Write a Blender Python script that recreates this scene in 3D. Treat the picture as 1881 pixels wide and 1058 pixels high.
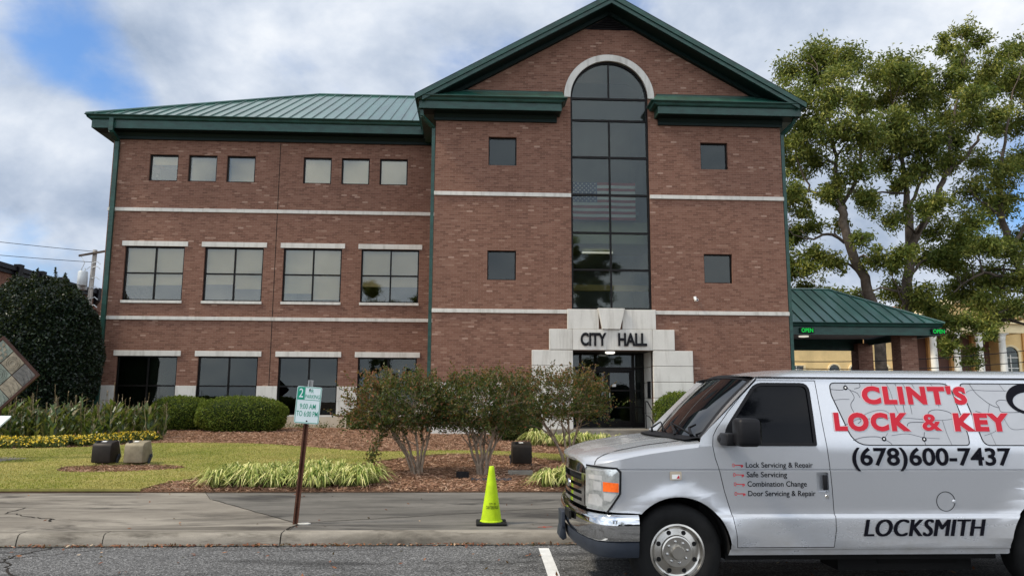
import bpy, bmesh, math, random
import numpy as np
from mathutils import Vector, Matrix
from mathutils.geometry import tessellate_polygon

for o in list(bpy.data.objects):
    bpy.data.objects.remove(o)
S = bpy.context.scene
COL = S.collection
# ------------------------------------------------------------------ camera
PITCH, ROLL, YAW, EYE = 0.1453, 0.00447, -0.04915, 1.62
def cam_axis(v):
    x, y, z = v
    c, s = math.cos(PITCH), math.sin(PITCH)
    y, z = c*y - s*z, s*y + c*z
    c, s = math.cos(YAW), math.sin(YAW)
    return Vector((c*x - s*y, s*x + c*y, z))
cr, sr = math.cos(ROLL), math.sin(ROLL)
ax_r, ax_u, ax_f = cam_axis((cr, 0, sr)), cam_axis((-sr, 0, cr)), cam_axis((0, 1, 0))
cam = bpy.data.objects.new('camera', bpy.data.cameras.new('camera'))
COL.objects.link(cam)
cam.data.sensor_width = 36.0
cam.data.lens = 1413.0/1881.0*36.0
cam.data.clip_start, cam.data.clip_end = 0.1, 3000
mw = Matrix.Identity(4)
for i, a in enumerate((ax_r, ax_u, -ax_f)):
    mw[0][i], mw[1][i], mw[2][i] = a
mw.translation = (0, 0, EYE)
cam.matrix_world = mw
S.camera = cam
# ------------------------------------------------------------------ light
S.view_settings.view_transform = 'Standard'
S.view_settings.look = 'None'
S.view_settings.exposure = 0.55
S.view_settings.gamma = 1.0
S.view_settings.use_curve_mapping = False
SUN = Vector((-0.62, -0.14, 0.78)).normalized()
sl = bpy.data.lights.new('sun', 'SUN')
sl.energy, sl.angle, sl.color = 2.8, math.radians(8), (1.0, 0.90, 0.74)
sun = bpy.data.objects.new('sun', sl)
COL.objects.link(sun)
sun.rotation_euler = (-SUN).to_track_quat('-Z', 'Y').to_euler()
sun.location = (0, 0, 60)

class NT:
    """small helper that adds and wires shader nodes"""
    def __init__(s, tree):
        s.t = tree; tree.nodes.clear()
    def n(s, typ, ins=None, **kw):
        nd = s.t.nodes.new(typ)
        for k, v in kw.items():
            setattr(nd, k, v)
        for k, v in (ins or {}).items():
            sock = nd.inputs[k]
            if isinstance(v, bpy.types.NodeSocket):
                s.t.links.new(v, sock)
            else:
                sock.default_value = v
        return nd
    def m(s, op, a, b=0.0, c=0.0, clamp=False):
        return s.n('ShaderNodeMath', {0: a, 1: b, 2: c}, operation=op, use_clamp=clamp).outputs[0]
    def v(s, op, a, b=(0, 0, 0), out=0):
        return s.n('ShaderNodeVectorMath', {0: a, 1: b}, operation=op).outputs[out]
    def noise(s, vec, scale, detail=4, rough=.55, dist=0.0, out=0):
        return s.n('ShaderNodeTexNoise', {'Vector': vec, 'Scale': scale, 'Detail': detail, 'Roughness': rough, 'Distortion': dist}).outputs[out]
    def ramp(s, fac, stops, interp='LINEAR'):
        nd = s.n('ShaderNodeValToRGB', {0: fac})
        cr_ = nd.color_ramp; cr_.interpolation = interp
        while len(cr_.elements) < len(stops):
            cr_.elements.new(0.5)
        for e, (p, c) in zip(cr_.elements, stops):
            e.position = p
            e.color = (c, c, c, 1) if isinstance(c, (int, float)) else (*c, 1)
        return nd.outputs[0]
    def mix(s, f, a, b, blend='MIX'):
        nd = s.n('ShaderNodeMix', {0: f}, data_type='RGBA', blend_type=blend)
        for k, v in ((6, a), (7, b)):
            if isinstance(v, bpy.types.NodeSocket):
                s.t.links.new(v, nd.inputs[k])
            else:
                nd.inputs[k].default_value = (*v, 1)
        return nd.outputs[2]

W = bpy.data.worlds.new('World')
S.world = W
W.use_nodes = True
q = NT(W.node_tree)
tc = q.n('ShaderNodeTexCoord').outputs['Generated']
d = q.v('NORMALIZE', tc)
sky = q.n('ShaderNodeTexSky', sky_type='NISHITA', sun_disc=False)
sky.sun_elevation = math.asin(SUN.z)
sky.sun_rotation = math.atan2(SUN.x, SUN.y)
sep = q.n('ShaderNodeSeparateXYZ', {0: d})
dz = sep.outputs[2]
flat = q.m('ADD', q.m('MAXIMUM', dz, 0.0), 0.62)
pv = q.n('ShaderNodeCombineXYZ', {0: q.m('DIVIDE', sep.outputs[0], flat), 1: q.m('DIVIDE', sep.outputs[1], flat), 2: q.m('MULTIPLY', dz, 0.5)}).outputs[0]
n1 = q.noise(pv, 2.5, 10, .57, .15)
n2 = q.noise(q.v('ADD', pv, (4.3, 1.7, 0.2)), 4.2, 10, .56, .15)
n3 = q.noise(q.v('ADD', pv, (9.3, 3.1, 0)), 1.3, 3, .5)
dens = q.m('ADD', q.m('MULTIPLY', q.m('SUBTRACT', n1, .5), 1.7), 0.70)
for (vx, w0, amp) in (((-.425, .823, .38), .10, .33), ((-.385, .857, .335), .07, .30), ((-.46, .80, .40), .11, .20), ((.166, .862, .479), .08, .26), ((.225, .863, .445), .07, .12), ((-.48, .86, .16), .13, .26), ((.588, .782, .207), .10, .3)):
    L = Vector(vx).normalized()
    dist = q.v('DISTANCE', d, tuple(L), out=1)
    b = q.n('ShaderNodeMapRange', {0: dist, 1: 0.0, 2: w0, 3: amp, 4: 0.0}, interpolation_type='SMOOTHSTEP').outputs[0]
    dens = q.m('SUBTRACT', dens, b)
cov = q.n('ShaderNodeMapRange', {0: dens, 1: .30, 2: .66, 3: 0.0, 4: 1.0}, interpolation_type='SMOOTHSTEP').outputs[0]
shade = q.m('ADD', q.m('MULTIPLY', n2, .75), q.m('MULTIPLY', n3, .35))
ccol = q.ramp(shade, [(.40, (.25, .31, .41)), (.49, (.37, .425, .515)), (.57, (.50, .545, .615)), (.68, (.71, .725, .745))])
back = q.n('ShaderNodeMapRange', {0: sep.outputs[1], 1: .25, 2: -.6, 3: 1.0, 4: 2.1}, interpolation_type='SMOOTHSTEP').outputs[0]  # sky behind the camera brightened beyond the rest to fill the facade
bg1 = q.n('ShaderNodeBackground', {'Color': q.mix(1.0, sky.outputs[0], (.62, .86, 1.12), 'MULTIPLY'), 'Strength': .11})
ccol = q.mix(q.m('MULTIPLY', q.n('ShaderNodeMapRange', {0: sep.outputs[1], 1: .2, 2: -.4, 3: 0.0, 4: 1.0}).outputs[0], .15), ccol, (.66, .63, .57))
bg2 = q.n('ShaderNodeBackground', {'Color': ccol, 'Strength': back})
mx = q.n('ShaderNodeMixShader', {0: cov, 1: bg1.outputs[0], 2: bg2.outputs[0]})
q.n('ShaderNodeOutputWorld', {0: mx.outputs[0]})
# ------------------------------------------------------------------ helpers
RNG = random.Random(7)
NPR = np.random.default_rng(11)
ORG = {}
def z_ground(y):
    return .15 + .027*(min(max(y, 13.0), 29.0) - 13.0)

class MB:
    """collects faces; build() links them as ONE mesh object"""
    def __init__(s):
        s.v = []; s.f = []; s.mi = []; s.cur = 0
    def add(s, vs, fs):
        o = len(s.v); s.v += [tuple(p) for p in vs]
        for f in fs:
            s.f.append(tuple(i+o for i in f)); s.mi.append(s.cur)
        return s
    def box(s, x0, x1, y0, y1, z0, z1):
        x0, x1 = min(x0, x1), max(x0, x1); y0, y1 = min(y0, y1), max(y0, y1); z0, z1 = min(z0, z1), max(z0, z1)
        vs = [(x, y, z) for z in (z0, z1) for y in (y0, y1) for x in (x0, x1)]
        return s.add(vs, [(0, 2, 3, 1), (4, 5, 7, 6), (0, 1, 5, 4), (2, 6, 7, 3), (0, 4, 6, 2), (1, 3, 7, 5)])
    def prism(s, poly, a, b, axis='y', holes=(), caps=(True, True)):
        """poly in the two other axes (x,z | y,z | x,y), extruded from a to b"""
        P = {'y': lambda u, w, t: (u, t, w), 'x': lambda u, w, t: (t, u, w), 'z': lambda u, w, t: (u, w, t)}[axis]
        loops = [list(poly)] + [list(h) for h in holes]
        flat = [p for l in loops for p in l]
        tris = tessellate_polygon([[Vector((p[0], p[1], 0)) for p in l] for l in loops])
        n = len(flat)
        fs = []
        # orientation: want outward normals; recalculated in build
        if caps[0]: fs += [tuple(t) for t in tris]
        if caps[1]: fs += [tuple(i+n for i in reversed(t)) for t in tris]
        o = 0
        for l in loops:
            m = len(l)
            for i in range(m):
                j = (i+1) % m
                fs.append((o+i, o+j, o+j+n, o+i+n))
            o += m
        return s.add([P(u, w, a) for u, w in flat] + [P(u, w, b) for u, w in flat], fs)
    def tube(s, pts, rad, n=8, cap=True):
        pts = [Vector(p) for p in pts]
        if not hasattr(rad, '__len__'): rad = [rad]*len(pts)
        vs = []; up = None
        for i, p in enumerate(pts):
            t = (pts[min(i+1, len(pts)-1)] - pts[max(i-1, 0)])
            t = t.normalized() if t.length > 1e-9 else Vector((0, 0, 1))
            if up is None:
                up = Vector((0, 0, 1)) if abs(t.z) < .9 else Vector((1, 0, 0))
            a = t.cross(up); a = a.normalized() if a.length > 1e-6 else Vector((1, 0, 0))
            b = a.cross(t).normalized(); up = b
            for k in range(n):
                an = 2*math.pi*k/n
                vs.append(p + (a*math.cos(an) + b*math.sin(an))*rad[i])
        fs = []
        for i in range(len(pts)-1):
            for k in range(n):
                fs.append((i*n+k, i*n+(k+1) % n, (i+1)*n+(k+1) % n, (i+1)*n+k))
        if cap:
            fs.append(tuple(reversed(range(n)))); fs.append(tuple(range((len(pts)-1)*n, len(pts)*n)))
        return s.add(vs, fs)
    def lathe(s, prof, c, axis='z', n=24, caps=True):
        """prof: (r, t) pairs; c: centre; axis of rotation"""
        vs = []
        for r, t in prof:
            for k in range(n):
                an = 2*math.pi*k/n; ca, sa = math.cos(an)*r, math.sin(an)*r
                vs.append({'z': (c[0]+ca, c[1]+sa, c[2]+t), 'y': (c[0]+ca, c[1]+t, c[2]+sa), 'x': (c[0]+t, c[1]+ca, c[2]+sa)}[axis])
        fs = []
        for i in range(len(prof)-1):
            for k in range(n):
                fs.append((i*n+k, i*n+(k+1) % n, (i+1)*n+(k+1) % n, (i+1)*n+k))
        if caps and prof[0][0] > 1e-6: fs.append(tuple(range(n)))
        if caps and prof[-1][0] > 1e-6: fs.append(tuple(reversed(range((len(prof)-1)*n, len(prof)*n))))
        return s.add(vs, fs)
    def grid(s, rows, close=False):
        """rows: list of equal-length point lists"""
        m = len(rows[0]); vs = [p for r in rows for p in r]; fs = []
        for i in range(len(rows)-1):
            for k in range(m if close else m-1):
                k2 = (k+1) % m
                fs.append((i*m+k, i*m+k2, (i+1)*m+k2, (i+1)*m+k))
        return s.add(vs, fs)
    def ribbon(s, pts, w, y, normal='y'):
        """flat strip of width w along 2D (x,z) points at depth y (or (x,y) at height z)"""
        P = [Vector((p[0], p[1])) for p in pts]; L = []; R = []
        for i, p in enumerate(P):
            t = (P[min(i+1, len(P)-1)] - P[max(i-1, 0)]); t = t.normalized() if t.length > 1e-9 else Vector((1, 0))
            nn = Vector((-t.y, t.x))*w*.5
            L.append(p+nn); R.append(p-nn)
        f = (lambda p: (p.x, y, p.y)) if normal == 'y' else (lambda p: (p.x, p.y, y))
        return s.grid([[f(p) for p in L], [f(p) for p in R]])
    def build(s, name, mats, parent=None, smooth=None, bevel=0.0, origin=None, recalc=True):
        mats = mats if isinstance(mats, (list, tuple)) else [mats]
        org = origin if origin is not None else (ORG.get(parent.name, (0, 0, 0)) if parent else (0, 0, 0))
        me = bpy.data.meshes.new(name)
        me.from_pydata([(p[0]-org[0], p[1]-org[1], p[2]-org[2]) for p in s.v], [], s.f)
        if len(mats) > 1:
            me.polygons.foreach_set('material_index', s.mi)
        for m in mats: me.materials.append(m)
        if recalc or bevel:
            bm = bmesh.new(); bm.from_mesh(me)
            bmesh.ops.remove_doubles(bm, verts=bm.verts, dist=1e-5)
            if recalc: bmesh.ops.recalc_face_normals(bm, faces=bm.faces)
            if bevel:
                ed = [e for e in bm.edges if e.is_manifold and e.calc_face_angle(0) > .6]
                bmesh.ops.bevel(bm, geom=ed, offset=bevel, segments=2, affect='EDGES', profile=.5, clamp_overlap=True)
            bm.to_mesh(me); bm.free()
        box_uv(me, org)
        if smooth is not None:
            me.polygons.foreach_set('use_smooth', [True]*len(me.polygons))
            me.set_sharp_from_angle(angle=math.radians(smooth))
        ob = bpy.data.objects.new(name, me)
        COL.objects.link(ob)
        if parent: ob.parent = parent; ORG[ob.name] = org
        elif origin is not None: ob.location = origin; ORG[ob.name] = org
        return ob

def box_uv(me, org=(0, 0, 0)):
    n = len(me.loops)
    if n == 0: return
    co = np.empty(len(me.vertices)*3); me.vertices.foreach_get('co', co); co = co.reshape(-1, 3) + np.array(org)
    vi = np.empty(n, dtype=np.int32); me.loops.foreach_get('vertex_index', vi)
    nor = np.empty(len(me.polygons)*3); me.polygons.foreach_get('normal', nor); nor = np.abs(nor.reshape(-1, 3))
    tot = np.empty(len(me.polygons), dtype=np.int32); me.polygons.foreach_get('loop_total', tot)
    ax = np.repeat(np.argmax(nor, axis=1), tot); P = co[vi]
    u = np.where(ax == 0, P[:, 1], P[:, 0]); w = np.where(ax == 2, P[:, 1], P[:, 2])
    uv = me.uv_layers.new(name='UVMap')
    uv.data.foreach_set('uv', np.stack([u, w], 1).ravel())

def thing(name, label, cat, loc=(0, 0, 0), group=None, rz=0.0):
    o = bpy.data.objects.new(name, None); COL.objects.link(o)
    o.location = loc; o.rotation_euler = (0, 0, rz); o.empty_display_size = .2
    ORG[o.name] = tuple(loc)
    return tag(o, label, cat, group)
def tag(o, label=None, cat=None, group=None, kind=None):
    if label: o['label'] = label
    if cat: o['category'] = cat
    if group: o['group'] = group
    if kind: o['kind'] = kind
    return o
def copy_tree(o, parent=None):
    c = o.copy(); COL.objects.link(c)
    if parent: c.parent = parent
    for ch in list(o.children): copy_tree(ch, c)
    return c
def quad_cloud(name, P, U, V, mats, parent=None, mi=None, shape='diamond', origin=None):
    """many small leaf-like quads: centre P, half axes U (length) and V (width)"""
    n = len(P)
    if shape == 'diamond':
        vs = np.stack([P-U, P+V, P+U, P-V], 1)
    else:
        vs = np.stack([P-U-V, P-U+V, P+U+V, P+U-V], 1)
    org = np.array(origin if origin is not None else (ORG.get(parent.name, (0, 0, 0)) if parent else (0, 0, 0)))
    vs = (vs - org).reshape(-1, 3)
    me = bpy.data.meshes.new(name)
    me.vertices.add(n*4); me.vertices.foreach_set('co', vs.astype(np.float32).ravel())
    me.loops.add(n*4); me.loops.foreach_set('vertex_index', np.arange(n*4, dtype=np.int32))
    me.polygons.add(n); me.polygons.foreach_set('loop_start', np.arange(0, n*4, 4, dtype=np.int32))
    mats = mats if isinstance(mats, (list, tuple)) else [mats]
    for m in mats: me.materials.append(m)
    if mi is not None: me.polygons.foreach_set('material_index', np.asarray(mi, dtype=np.int32))
    me.update(calc_edges=True); me.validate()
    ob = bpy.data.objects.new(name, me); COL.objects.link(ob)
    if parent: ob.parent = parent; ORG[ob.name] = tuple(org)
    elif origin is not None: ob.location = origin; ORG[ob.name] = tuple(org)
    return ob
def rand_dirs(n, rng=NPR):
    v = rng.normal(size=(n, 3)); return v/np.linalg.norm(v, axis=1, keepdims=True)
def perp(U, rng=NPR):
    r = rand_dirs(len(U), rng); v = np.cross(U, r); return v/np.maximum(np.linalg.norm(v, axis=1, keepdims=True), 1e-6)
def in_poly(x, y, poly):
    ins = np.zeros(len(x), bool); j = len(poly)-1
    for i in range(len(poly)):
        xi, yi = poly[i]; xj, yj = poly[j]
        c = ((yi > y) != (yj > y)) & (x < (xj-xi)*(y-yi)/((yj-yi) if yj != yi else 1e-9)+xi)
        ins ^= c; j = i
    return ins
CAPH = 0.7
def text_mesh(txt, h, bold=0.0, sx=1.0, shear=0.0, space=1.0):
    """verts, faces of lettering of cap height h, starting at x=0 on the baseline, plus its width"""
    cu = bpy.data.curves.new('lettering', 'FONT'); cu.body = txt; cu.size = 1.0; cu.offset = bold; cu.shear = shear
    cu.space_character = space; cu.resolution_u = 4; cu.fill_mode = 'BOTH'
    ob = bpy.data.objects.new('lettering', cu); COL.objects.link(ob)
    dg = bpy.context.evaluated_depsgraph_get(); dg.update()
    me = bpy.data.meshes.new_from_object(ob.evaluated_get(dg))
    vs = [v.co.copy() for v in me.vertices]; fs = [tuple(p.vertices) for p in me.polygons]
    bpy.data.objects.remove(ob); bpy.data.meshes.remove(me); bpy.data.curves.remove(cu)
    x0 = min(v.x for v in vs); x1 = max(v.x for v in vs)
    k = h/CAPH
    vs = [((v.x-x0)*k*sx, v.y*k) for v in vs]
    return vs, fs, (x1-x0)*k*sx
_v = text_mesh('H', 1.0)[0]
CAPH = CAPH*max(v[1] for v in _v)
def fit_text(txt, x0, x1, z0, h, **kw):
    """letters stretched to run from x0 to x1 on baseline z0"""
    vs, fs, w = text_mesh(txt, h, **kw)
    k = (x1-x0)/w
    return [(x0+v[0]*k, z0+v[1]) for v in vs], fs
# ------------------------------------------------------------------ materials
def new_mat(name):
    m = bpy.data.materials.new(name); m.use_nodes = True
    return m, NT(m.node_tree)
def finish(m, nt, bsdf):
    nt.n('ShaderNodeOutputMaterial', {0: bsdf.outputs[0]}); return m
def pmat(name, col, rough=.6, metal=0.0, var=.18, scale=3.0, bump=0.0, bscale=60.0, spec=.18, col2=None, coat=0.0, fine=0.0, coords='Object', stretch=(1, 1, 1)):
    m, t = new_mat(name)
    tcn = t.n('ShaderNodeTexCoord').outputs[coords]
    if stretch != (1, 1, 1): tcn = t.v('MULTIPLY', tcn, stretch)
    n = t.noise(tcn, scale, 6, .6)
    c2 = col2 if col2 else tuple(c*(1-var) for c in col)
    c1 = col if col2 else tuple(min(1, c*(1+var)) for c in col)
    base = t.mix(t.ramp(n, [(.35, 0.0), (.65, 1.0)]), c2, c1)
    if fine:
        f = t.noise(tcn, scale*22, 3, .7)
        base = t.mix(fine, base, t.ramp(f, [(.3, 0.25), (.7, 1.0)]), 'MULTIPLY')
    ins = {'Base Color': base, 'Roughness': rough, 'Metallic': metal, 'Specular IOR Level': spec, 'Coat Weight': coat}
    if bump:
        bn = t.noise(tcn, bscale, 4, .6)
        ins['Normal'] = t.n('ShaderNodeBump', {'Strength': bump, 'Distance': .01, 'Height': bn}).outputs[0]
    return finish(m, t, t.n('ShaderNodeBsdfPrincipled', ins))
def leafmat(name, stops, rough=.5, trans=.25, spec=.14, clump=0.0):
    """colour differs from leaf to leaf; a little light passes through"""
    m, t = new_mat(name)
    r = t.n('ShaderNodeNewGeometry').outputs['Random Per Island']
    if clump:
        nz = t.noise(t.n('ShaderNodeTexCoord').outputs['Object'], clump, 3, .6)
        r = t.m('ADD', t.m('MULTIPLY', r, .55), t.m('MULTIPLY', t.m('SUBTRACT', nz, .28), 1.0), clamp=True)  # sunlit and shaded clumps painted into the leaf colour by position noise
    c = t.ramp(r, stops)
    b = t.n('ShaderNodeBsdfPrincipled', {'Base Color': c, 'Roughness': rough, 'Specular IOR Level': spec})
    tr = t.n('ShaderNodeBsdfTranslucent', {'Color': t.mix(.5, c, (.35, .42, .06))})
    mxs = t.n('ShaderNodeMixShader', {0: trans, 1: b.outputs[0], 2: tr.outputs[0]})
    return finish(m, t, mxs)
def glassmat(name, tint, refl=.22, rough=.0):
    m, t = new_mat(name)
    lw = t.n('ShaderNodeLayerWeight', {'Blend': .35}).outputs['Fresnel']
    f = t.m('MULTIPLY', lw, refl, clamp=True)
    pos = t.n('ShaderNodeTexCoord').outputs['Object']
    bp = t.n('ShaderNodeBump', {'Strength': .06, 'Distance': .02, 'Height': t.noise(pos, .9, 2, .5)}).outputs[0]
    g = t.n('ShaderNodeBsdfGlossy', {'Color': (.92, .96, .95, 1), 'Roughness': rough, 'Normal': bp})
    tr = t.n('ShaderNodeBsdfTransparent', {'Color': (*tint, 1)})
    return finish(m, t, t.n('ShaderNodeMixShader', {0: f, 1: tr.outputs[0], 2: g.outputs[0]}))
def brickmat(name, tone=1.0, bw=.2032, bh=.0677, mo=.011):
    m, t = new_mat(name)
    uv = t.n('ShaderNodeUVMap').outputs[0]
    sp = t.n('ShaderNodeSeparateXYZ', {0: uv})
    vr = t.m('DIVIDE', sp.outputs[1], bh); row = t.m('FLOOR', vr)
    odd = t.m('MODULO', row, 2.0)
    ur = t.m('ADD', t.m('DIVIDE', sp.outputs[0], bw), t.m('MULTIPLY', odd, .5)); cell = t.m('FLOOR', ur)
    key = t.n('ShaderNodeCombineXYZ', {0: cell, 1: row, 2: 0.0}).outputs[0]
    wn = t.n('ShaderNodeTexWhiteNoise', {0: key}, noise_dimensions='3D').outputs[0]
    cl = t.noise(t.n('ShaderNodeCombineXYZ', {0: t.m('MULTIPLY', cell, .11), 1: t.m('MULTIPLY', row, .13), 2: 0.0}).outputs[0], 1.0, 3, .6)
    pick = t.m('ADD', wn, t.m('MULTIPLY', t.m('SUBTRACT', cl, .5), .12))
    col = t.ramp(pick, [(.0, (.110*tone, .052*tone, .036*tone)), (.3, (.142*tone, .069*tone, .047*tone)), (.65, (.162*tone, .081*tone, .056*tone)), (.95, (.182*tone, .096*tone, .067*tone)), (.985, (.225*tone, .132*tone, .095*tone)), (1.0, (.28*tone, .18*tone, .135*tone))])
    mot = (.192*tone, .120*tone, .088*tone)
    fu = t.m('FRACT', ur); fv = t.m('FRACT', vr)
    eu = t.m('MINIMUM', fu, t.m('SUBTRACT', 1.0, fu)); ev = t.m('MINIMUM', fv, t.m('SUBTRACT', 1.0, fv))
    ism = t.m('MAXIMUM', t.m('LESS_THAN', eu, mo*.5/bw), t.m('LESS_THAN', ev, mo*.5/bh))
    c = t.mix(ism, col, mot)
    big = t.noise(t.v('MULTIPLY', uv, (1.6, .35, 1)), .55, 6, .65)
    c = t.mix(.55, c, t.ramp(big, [(.3, .84), (.7, 1.06)]), 'MULTIPLY')
    hgt = t.m('SUBTRACT', 1.0, ism)
    bp = t.n('ShaderNodeBump', {'Strength': .5, 'Distance': .006, 'Height': hgt}).outputs[0]
    return finish(m, t, t.n('ShaderNodeBsdfPrincipled', {'Base Color': c, 'Roughness': .85, 'Specular IOR Level': .2, 'Normal': bp}))
def stonemat(name, col, stain):
    m, t = new_mat(name)
    uv = t.n('ShaderNodeTexCoord').outputs['Object']
    a = t.noise(uv, 1.3, 6, .65); streak = t.noise(t.v('MULTIPLY', uv, (3.2, 3.2, .35)), 1.6, 5, .65); f = t.noise(uv, 55, 3, .6)
    c = t.mix(t.ramp(streak, [(.48, 0.0), (.75, .75)]), col, stain)
    c = t.mix(.5, c, t.ramp(a, [(.25, .7), (.75, 1.0)]), 'MULTIPLY')
    c = t.mix(.2, c, t.ramp(f, [(.3, .6), (.7, 1.0)]), 'MULTIPLY')
    return finish(m, t, t.n('ShaderNodeBsdfPrincipled', {'Base Color': c, 'Roughness': .8, 'Specular IOR Level': .25}))
M = {}
M['brick'] = brickmat('red_brick', 1.13)
M['stone'] = stonemat('limestone', (.63, .61, .555), (.37, .345, .30))
M['found'] = stonemat('foundation_concrete', (.55, .47, .36), (.40, .27, .15))
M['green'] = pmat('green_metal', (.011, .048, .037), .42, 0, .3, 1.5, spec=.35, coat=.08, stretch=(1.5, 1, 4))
M['green_dark'] = pmat('green_soffit', (.003, .012, .010), .5, 0, .12, 1.5)  # darker copy of the green metal; eave shade is put into the colour
M['roof'] = pmat('green_roof_metal', (.016, .075, .055), .3, .0, .3, .9, spec=.75, coat=.3, stretch=(3, .5, .5))
M['bronze'] = pmat('dark_bronze_frame', (.007, .006, .0055), .4, .2, .2, 3)
M['glass'] = glassmat('window_glass', (.88, .84, .74), 2.1)
M['glass_tall'] = glassmat('lobby_glass', (.70, .74, .71), .85)
M['glass_dark'] = glassmat('tinted_glass', (.34, .38, .36), .95)
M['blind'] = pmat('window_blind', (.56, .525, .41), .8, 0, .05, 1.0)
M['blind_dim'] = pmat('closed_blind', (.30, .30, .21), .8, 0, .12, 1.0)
M['interior'] = pmat('interior_wall', (.17, .17, .165), .8, 0, .08, .7)
M['interior_dark'] = pmat('interior_dark', (.06, .06, .058), .8, 0, .1, 1)
M['olive'] = pmat('olive_panel', (.30, .31, .16), .7, 0, .1, 1)
M['tan'] = pmat('tan_panel', (.42, .30, .13), .6, 0, .1, 1)
M['black'] = pmat('black_metal', (.008, .008, .010), .45, .2, .1, 3)
M['white_paint'] = pmat('white_paint', (.75, .75, .73), .5, 0, .05, 3)
# ================================================================== the ground, road, kerb, pavement
def asphalt():
    m, t = new_mat('asphalt')
    p = t.n('ShaderNodeTexCoord').outputs['Object']
    agg = t.n('ShaderNodeTexVoronoi', {'Vector': p, 'Scale': 78.0}, feature='F1')
    tone = t.ramp(t.n('ShaderNodeSeparateColor', {0: agg.outputs['Color']}).outputs[0], [(0, .03), (.4, .078), (.8, .15), (1, .29)])
    worn = t.noise(p, .55, 6, .65); dark = t.noise(t.v('MULTIPLY', p, (.55, 1.6, 1)), .9, 6, .65, .5)
    c = t.mix(.7, tone, t.ramp(worn, [(.3, .7), (.7, 1.0)]), 'MULTIPLY')
    c = t.mix(.8, c, t.ramp(dark, [(.37, .3), (.50, 1.0)]), 'MULTIPLY')
    b = t.n('ShaderNodeBump', {'Strength': .9, 'Distance': .006, 'Height': agg.outputs['Distance']}).outputs[0]
    return finish(m, t, t.n('ShaderNodeBsdfPrincipled', {'Base Color': c, 'Roughness': .85, 'Normal': b, 'Specular IOR Level': .3}))
def concrete(name, lo, hi, stain, sc=1.0):
    m, t = new_mat(name)
    p = t.n('ShaderNodeTexCoord').outputs['Object']
    st = t.v('MULTIPLY', p, (.42, 1.5, 1.5))
    a = t.noise(st, .9*sc, 8, .68, .6); b2 = t.noise(t.v('ADD', st, (5.2, 3.3, 1)), 1.1*sc, 7, .68, .8); f = t.noise(p, 130, 3, .65); g = t.noise(p, 9, 5, .65)
    c = t.mix(t.ramp(a, [(.32, 0.0), (.64, 1.0)]), lo, hi)
    c = t.mix(t.ramp(b2, [(.50, 0.0), (.64, .9)]), c, stain)
    c = t.mix(.35, c, t.ramp(g, [(.3, .7), (.7, 1.05)]), 'MULTIPLY')
    c = t.mix(.45, c, t.ramp(f, [(.3, .6), (.7, 1.05)]), 'MULTIPLY')
    bm_ = t.n('ShaderNodeBump', {'Strength': .35, 'Distance': .004, 'Height': f}).outputs[0]
    return finish(m, t, t.n('ShaderNodeBsdfPrincipled', {'Base Color': c, 'Roughness': .85, 'Normal': bm_, 'Specular IOR Level': .25}))
M['asphalt'] = asphalt()
M['paving'] = concrete('pavement_concrete', (.135, .118, .097), (.27, .245, .205), (.058, .050, .042))
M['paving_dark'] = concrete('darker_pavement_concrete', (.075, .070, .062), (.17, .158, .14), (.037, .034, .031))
M['kerb'] = concrete('kerb_concrete', (.15, .134, .11), (.30, .272, .228), (.07, .06, .048), 1.6)
M['crack'] = pmat('crack_dirt', (.018, .015, .012), .95, 0, .2, 8)
M['line'] = pmat('road_paint', (.66, .66, .64), .7, 0, .12, 6, fine=.3)
M['soil'] = pmat('soil', (.10, .065, .042), .95, 0, .3, 1.2, fine=.5)
def lawnmat():
    m, t = new_mat('lawn_turf')
    p = t.n('ShaderNodeTexCoord').outputs['Object']
    a = t.noise(p, .5, 6, .6); f = t.noise(t.v('MULTIPLY', p, (1, 2.2, 1)), 7, 6, .75)
    c = t.mix(t.ramp(a, [(.35, 0.0), (.62, 1.0)]), (.15, .165, .035), (.30, .26, .085))
    c = t.mix(.6, c, t.ramp(f, [(.3, .45), (.7, 1.1)]), 'MULTIPLY')
    return finish(m, t, t.n('ShaderNodeBsdfPrincipled', {'Base Color': c, 'Roughness': .9, 'Specular IOR Level': .15}))
def mulchmat():
    m, t = new_mat('pine_straw')
    p = t.n('ShaderNodeTexCoord').outputs['Object']
    a = t.noise(p, .8, 6, .65); f = t.noise(p, 28, 5, .75, 1.0); f2 = t.noise(t.v('MULTIPLY', p, (1, 3, 1)), 45, 4, .7)
    c = t.mix(t.ramp(a, [(.35, 0.0), (.65, 1.0)]), (.20, .105, .066), (.33, .195, .125))
    c = t.mix(.8, c, t.ramp(f, [(.32, .30), (.66, 1.15)]), 'MULTIPLY')
    c = t.mix(.5, c, t.ramp(f2, [(.35, .5), (.65, 1.2)]), 'MULTIPLY')
    b = t.n('ShaderNodeBump', {'Strength': .8, 'Distance': .03, 'Height': f}).outputs[0]
    return finish(m, t, t.n('ShaderNodeBsdfPrincipled', {'Base Color': c, 'Roughness': .95, 'Normal': b, 'Specular IOR Level': .1}))
M['lawn'] = lawnmat(); M['mulch'] = mulchmat()

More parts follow.
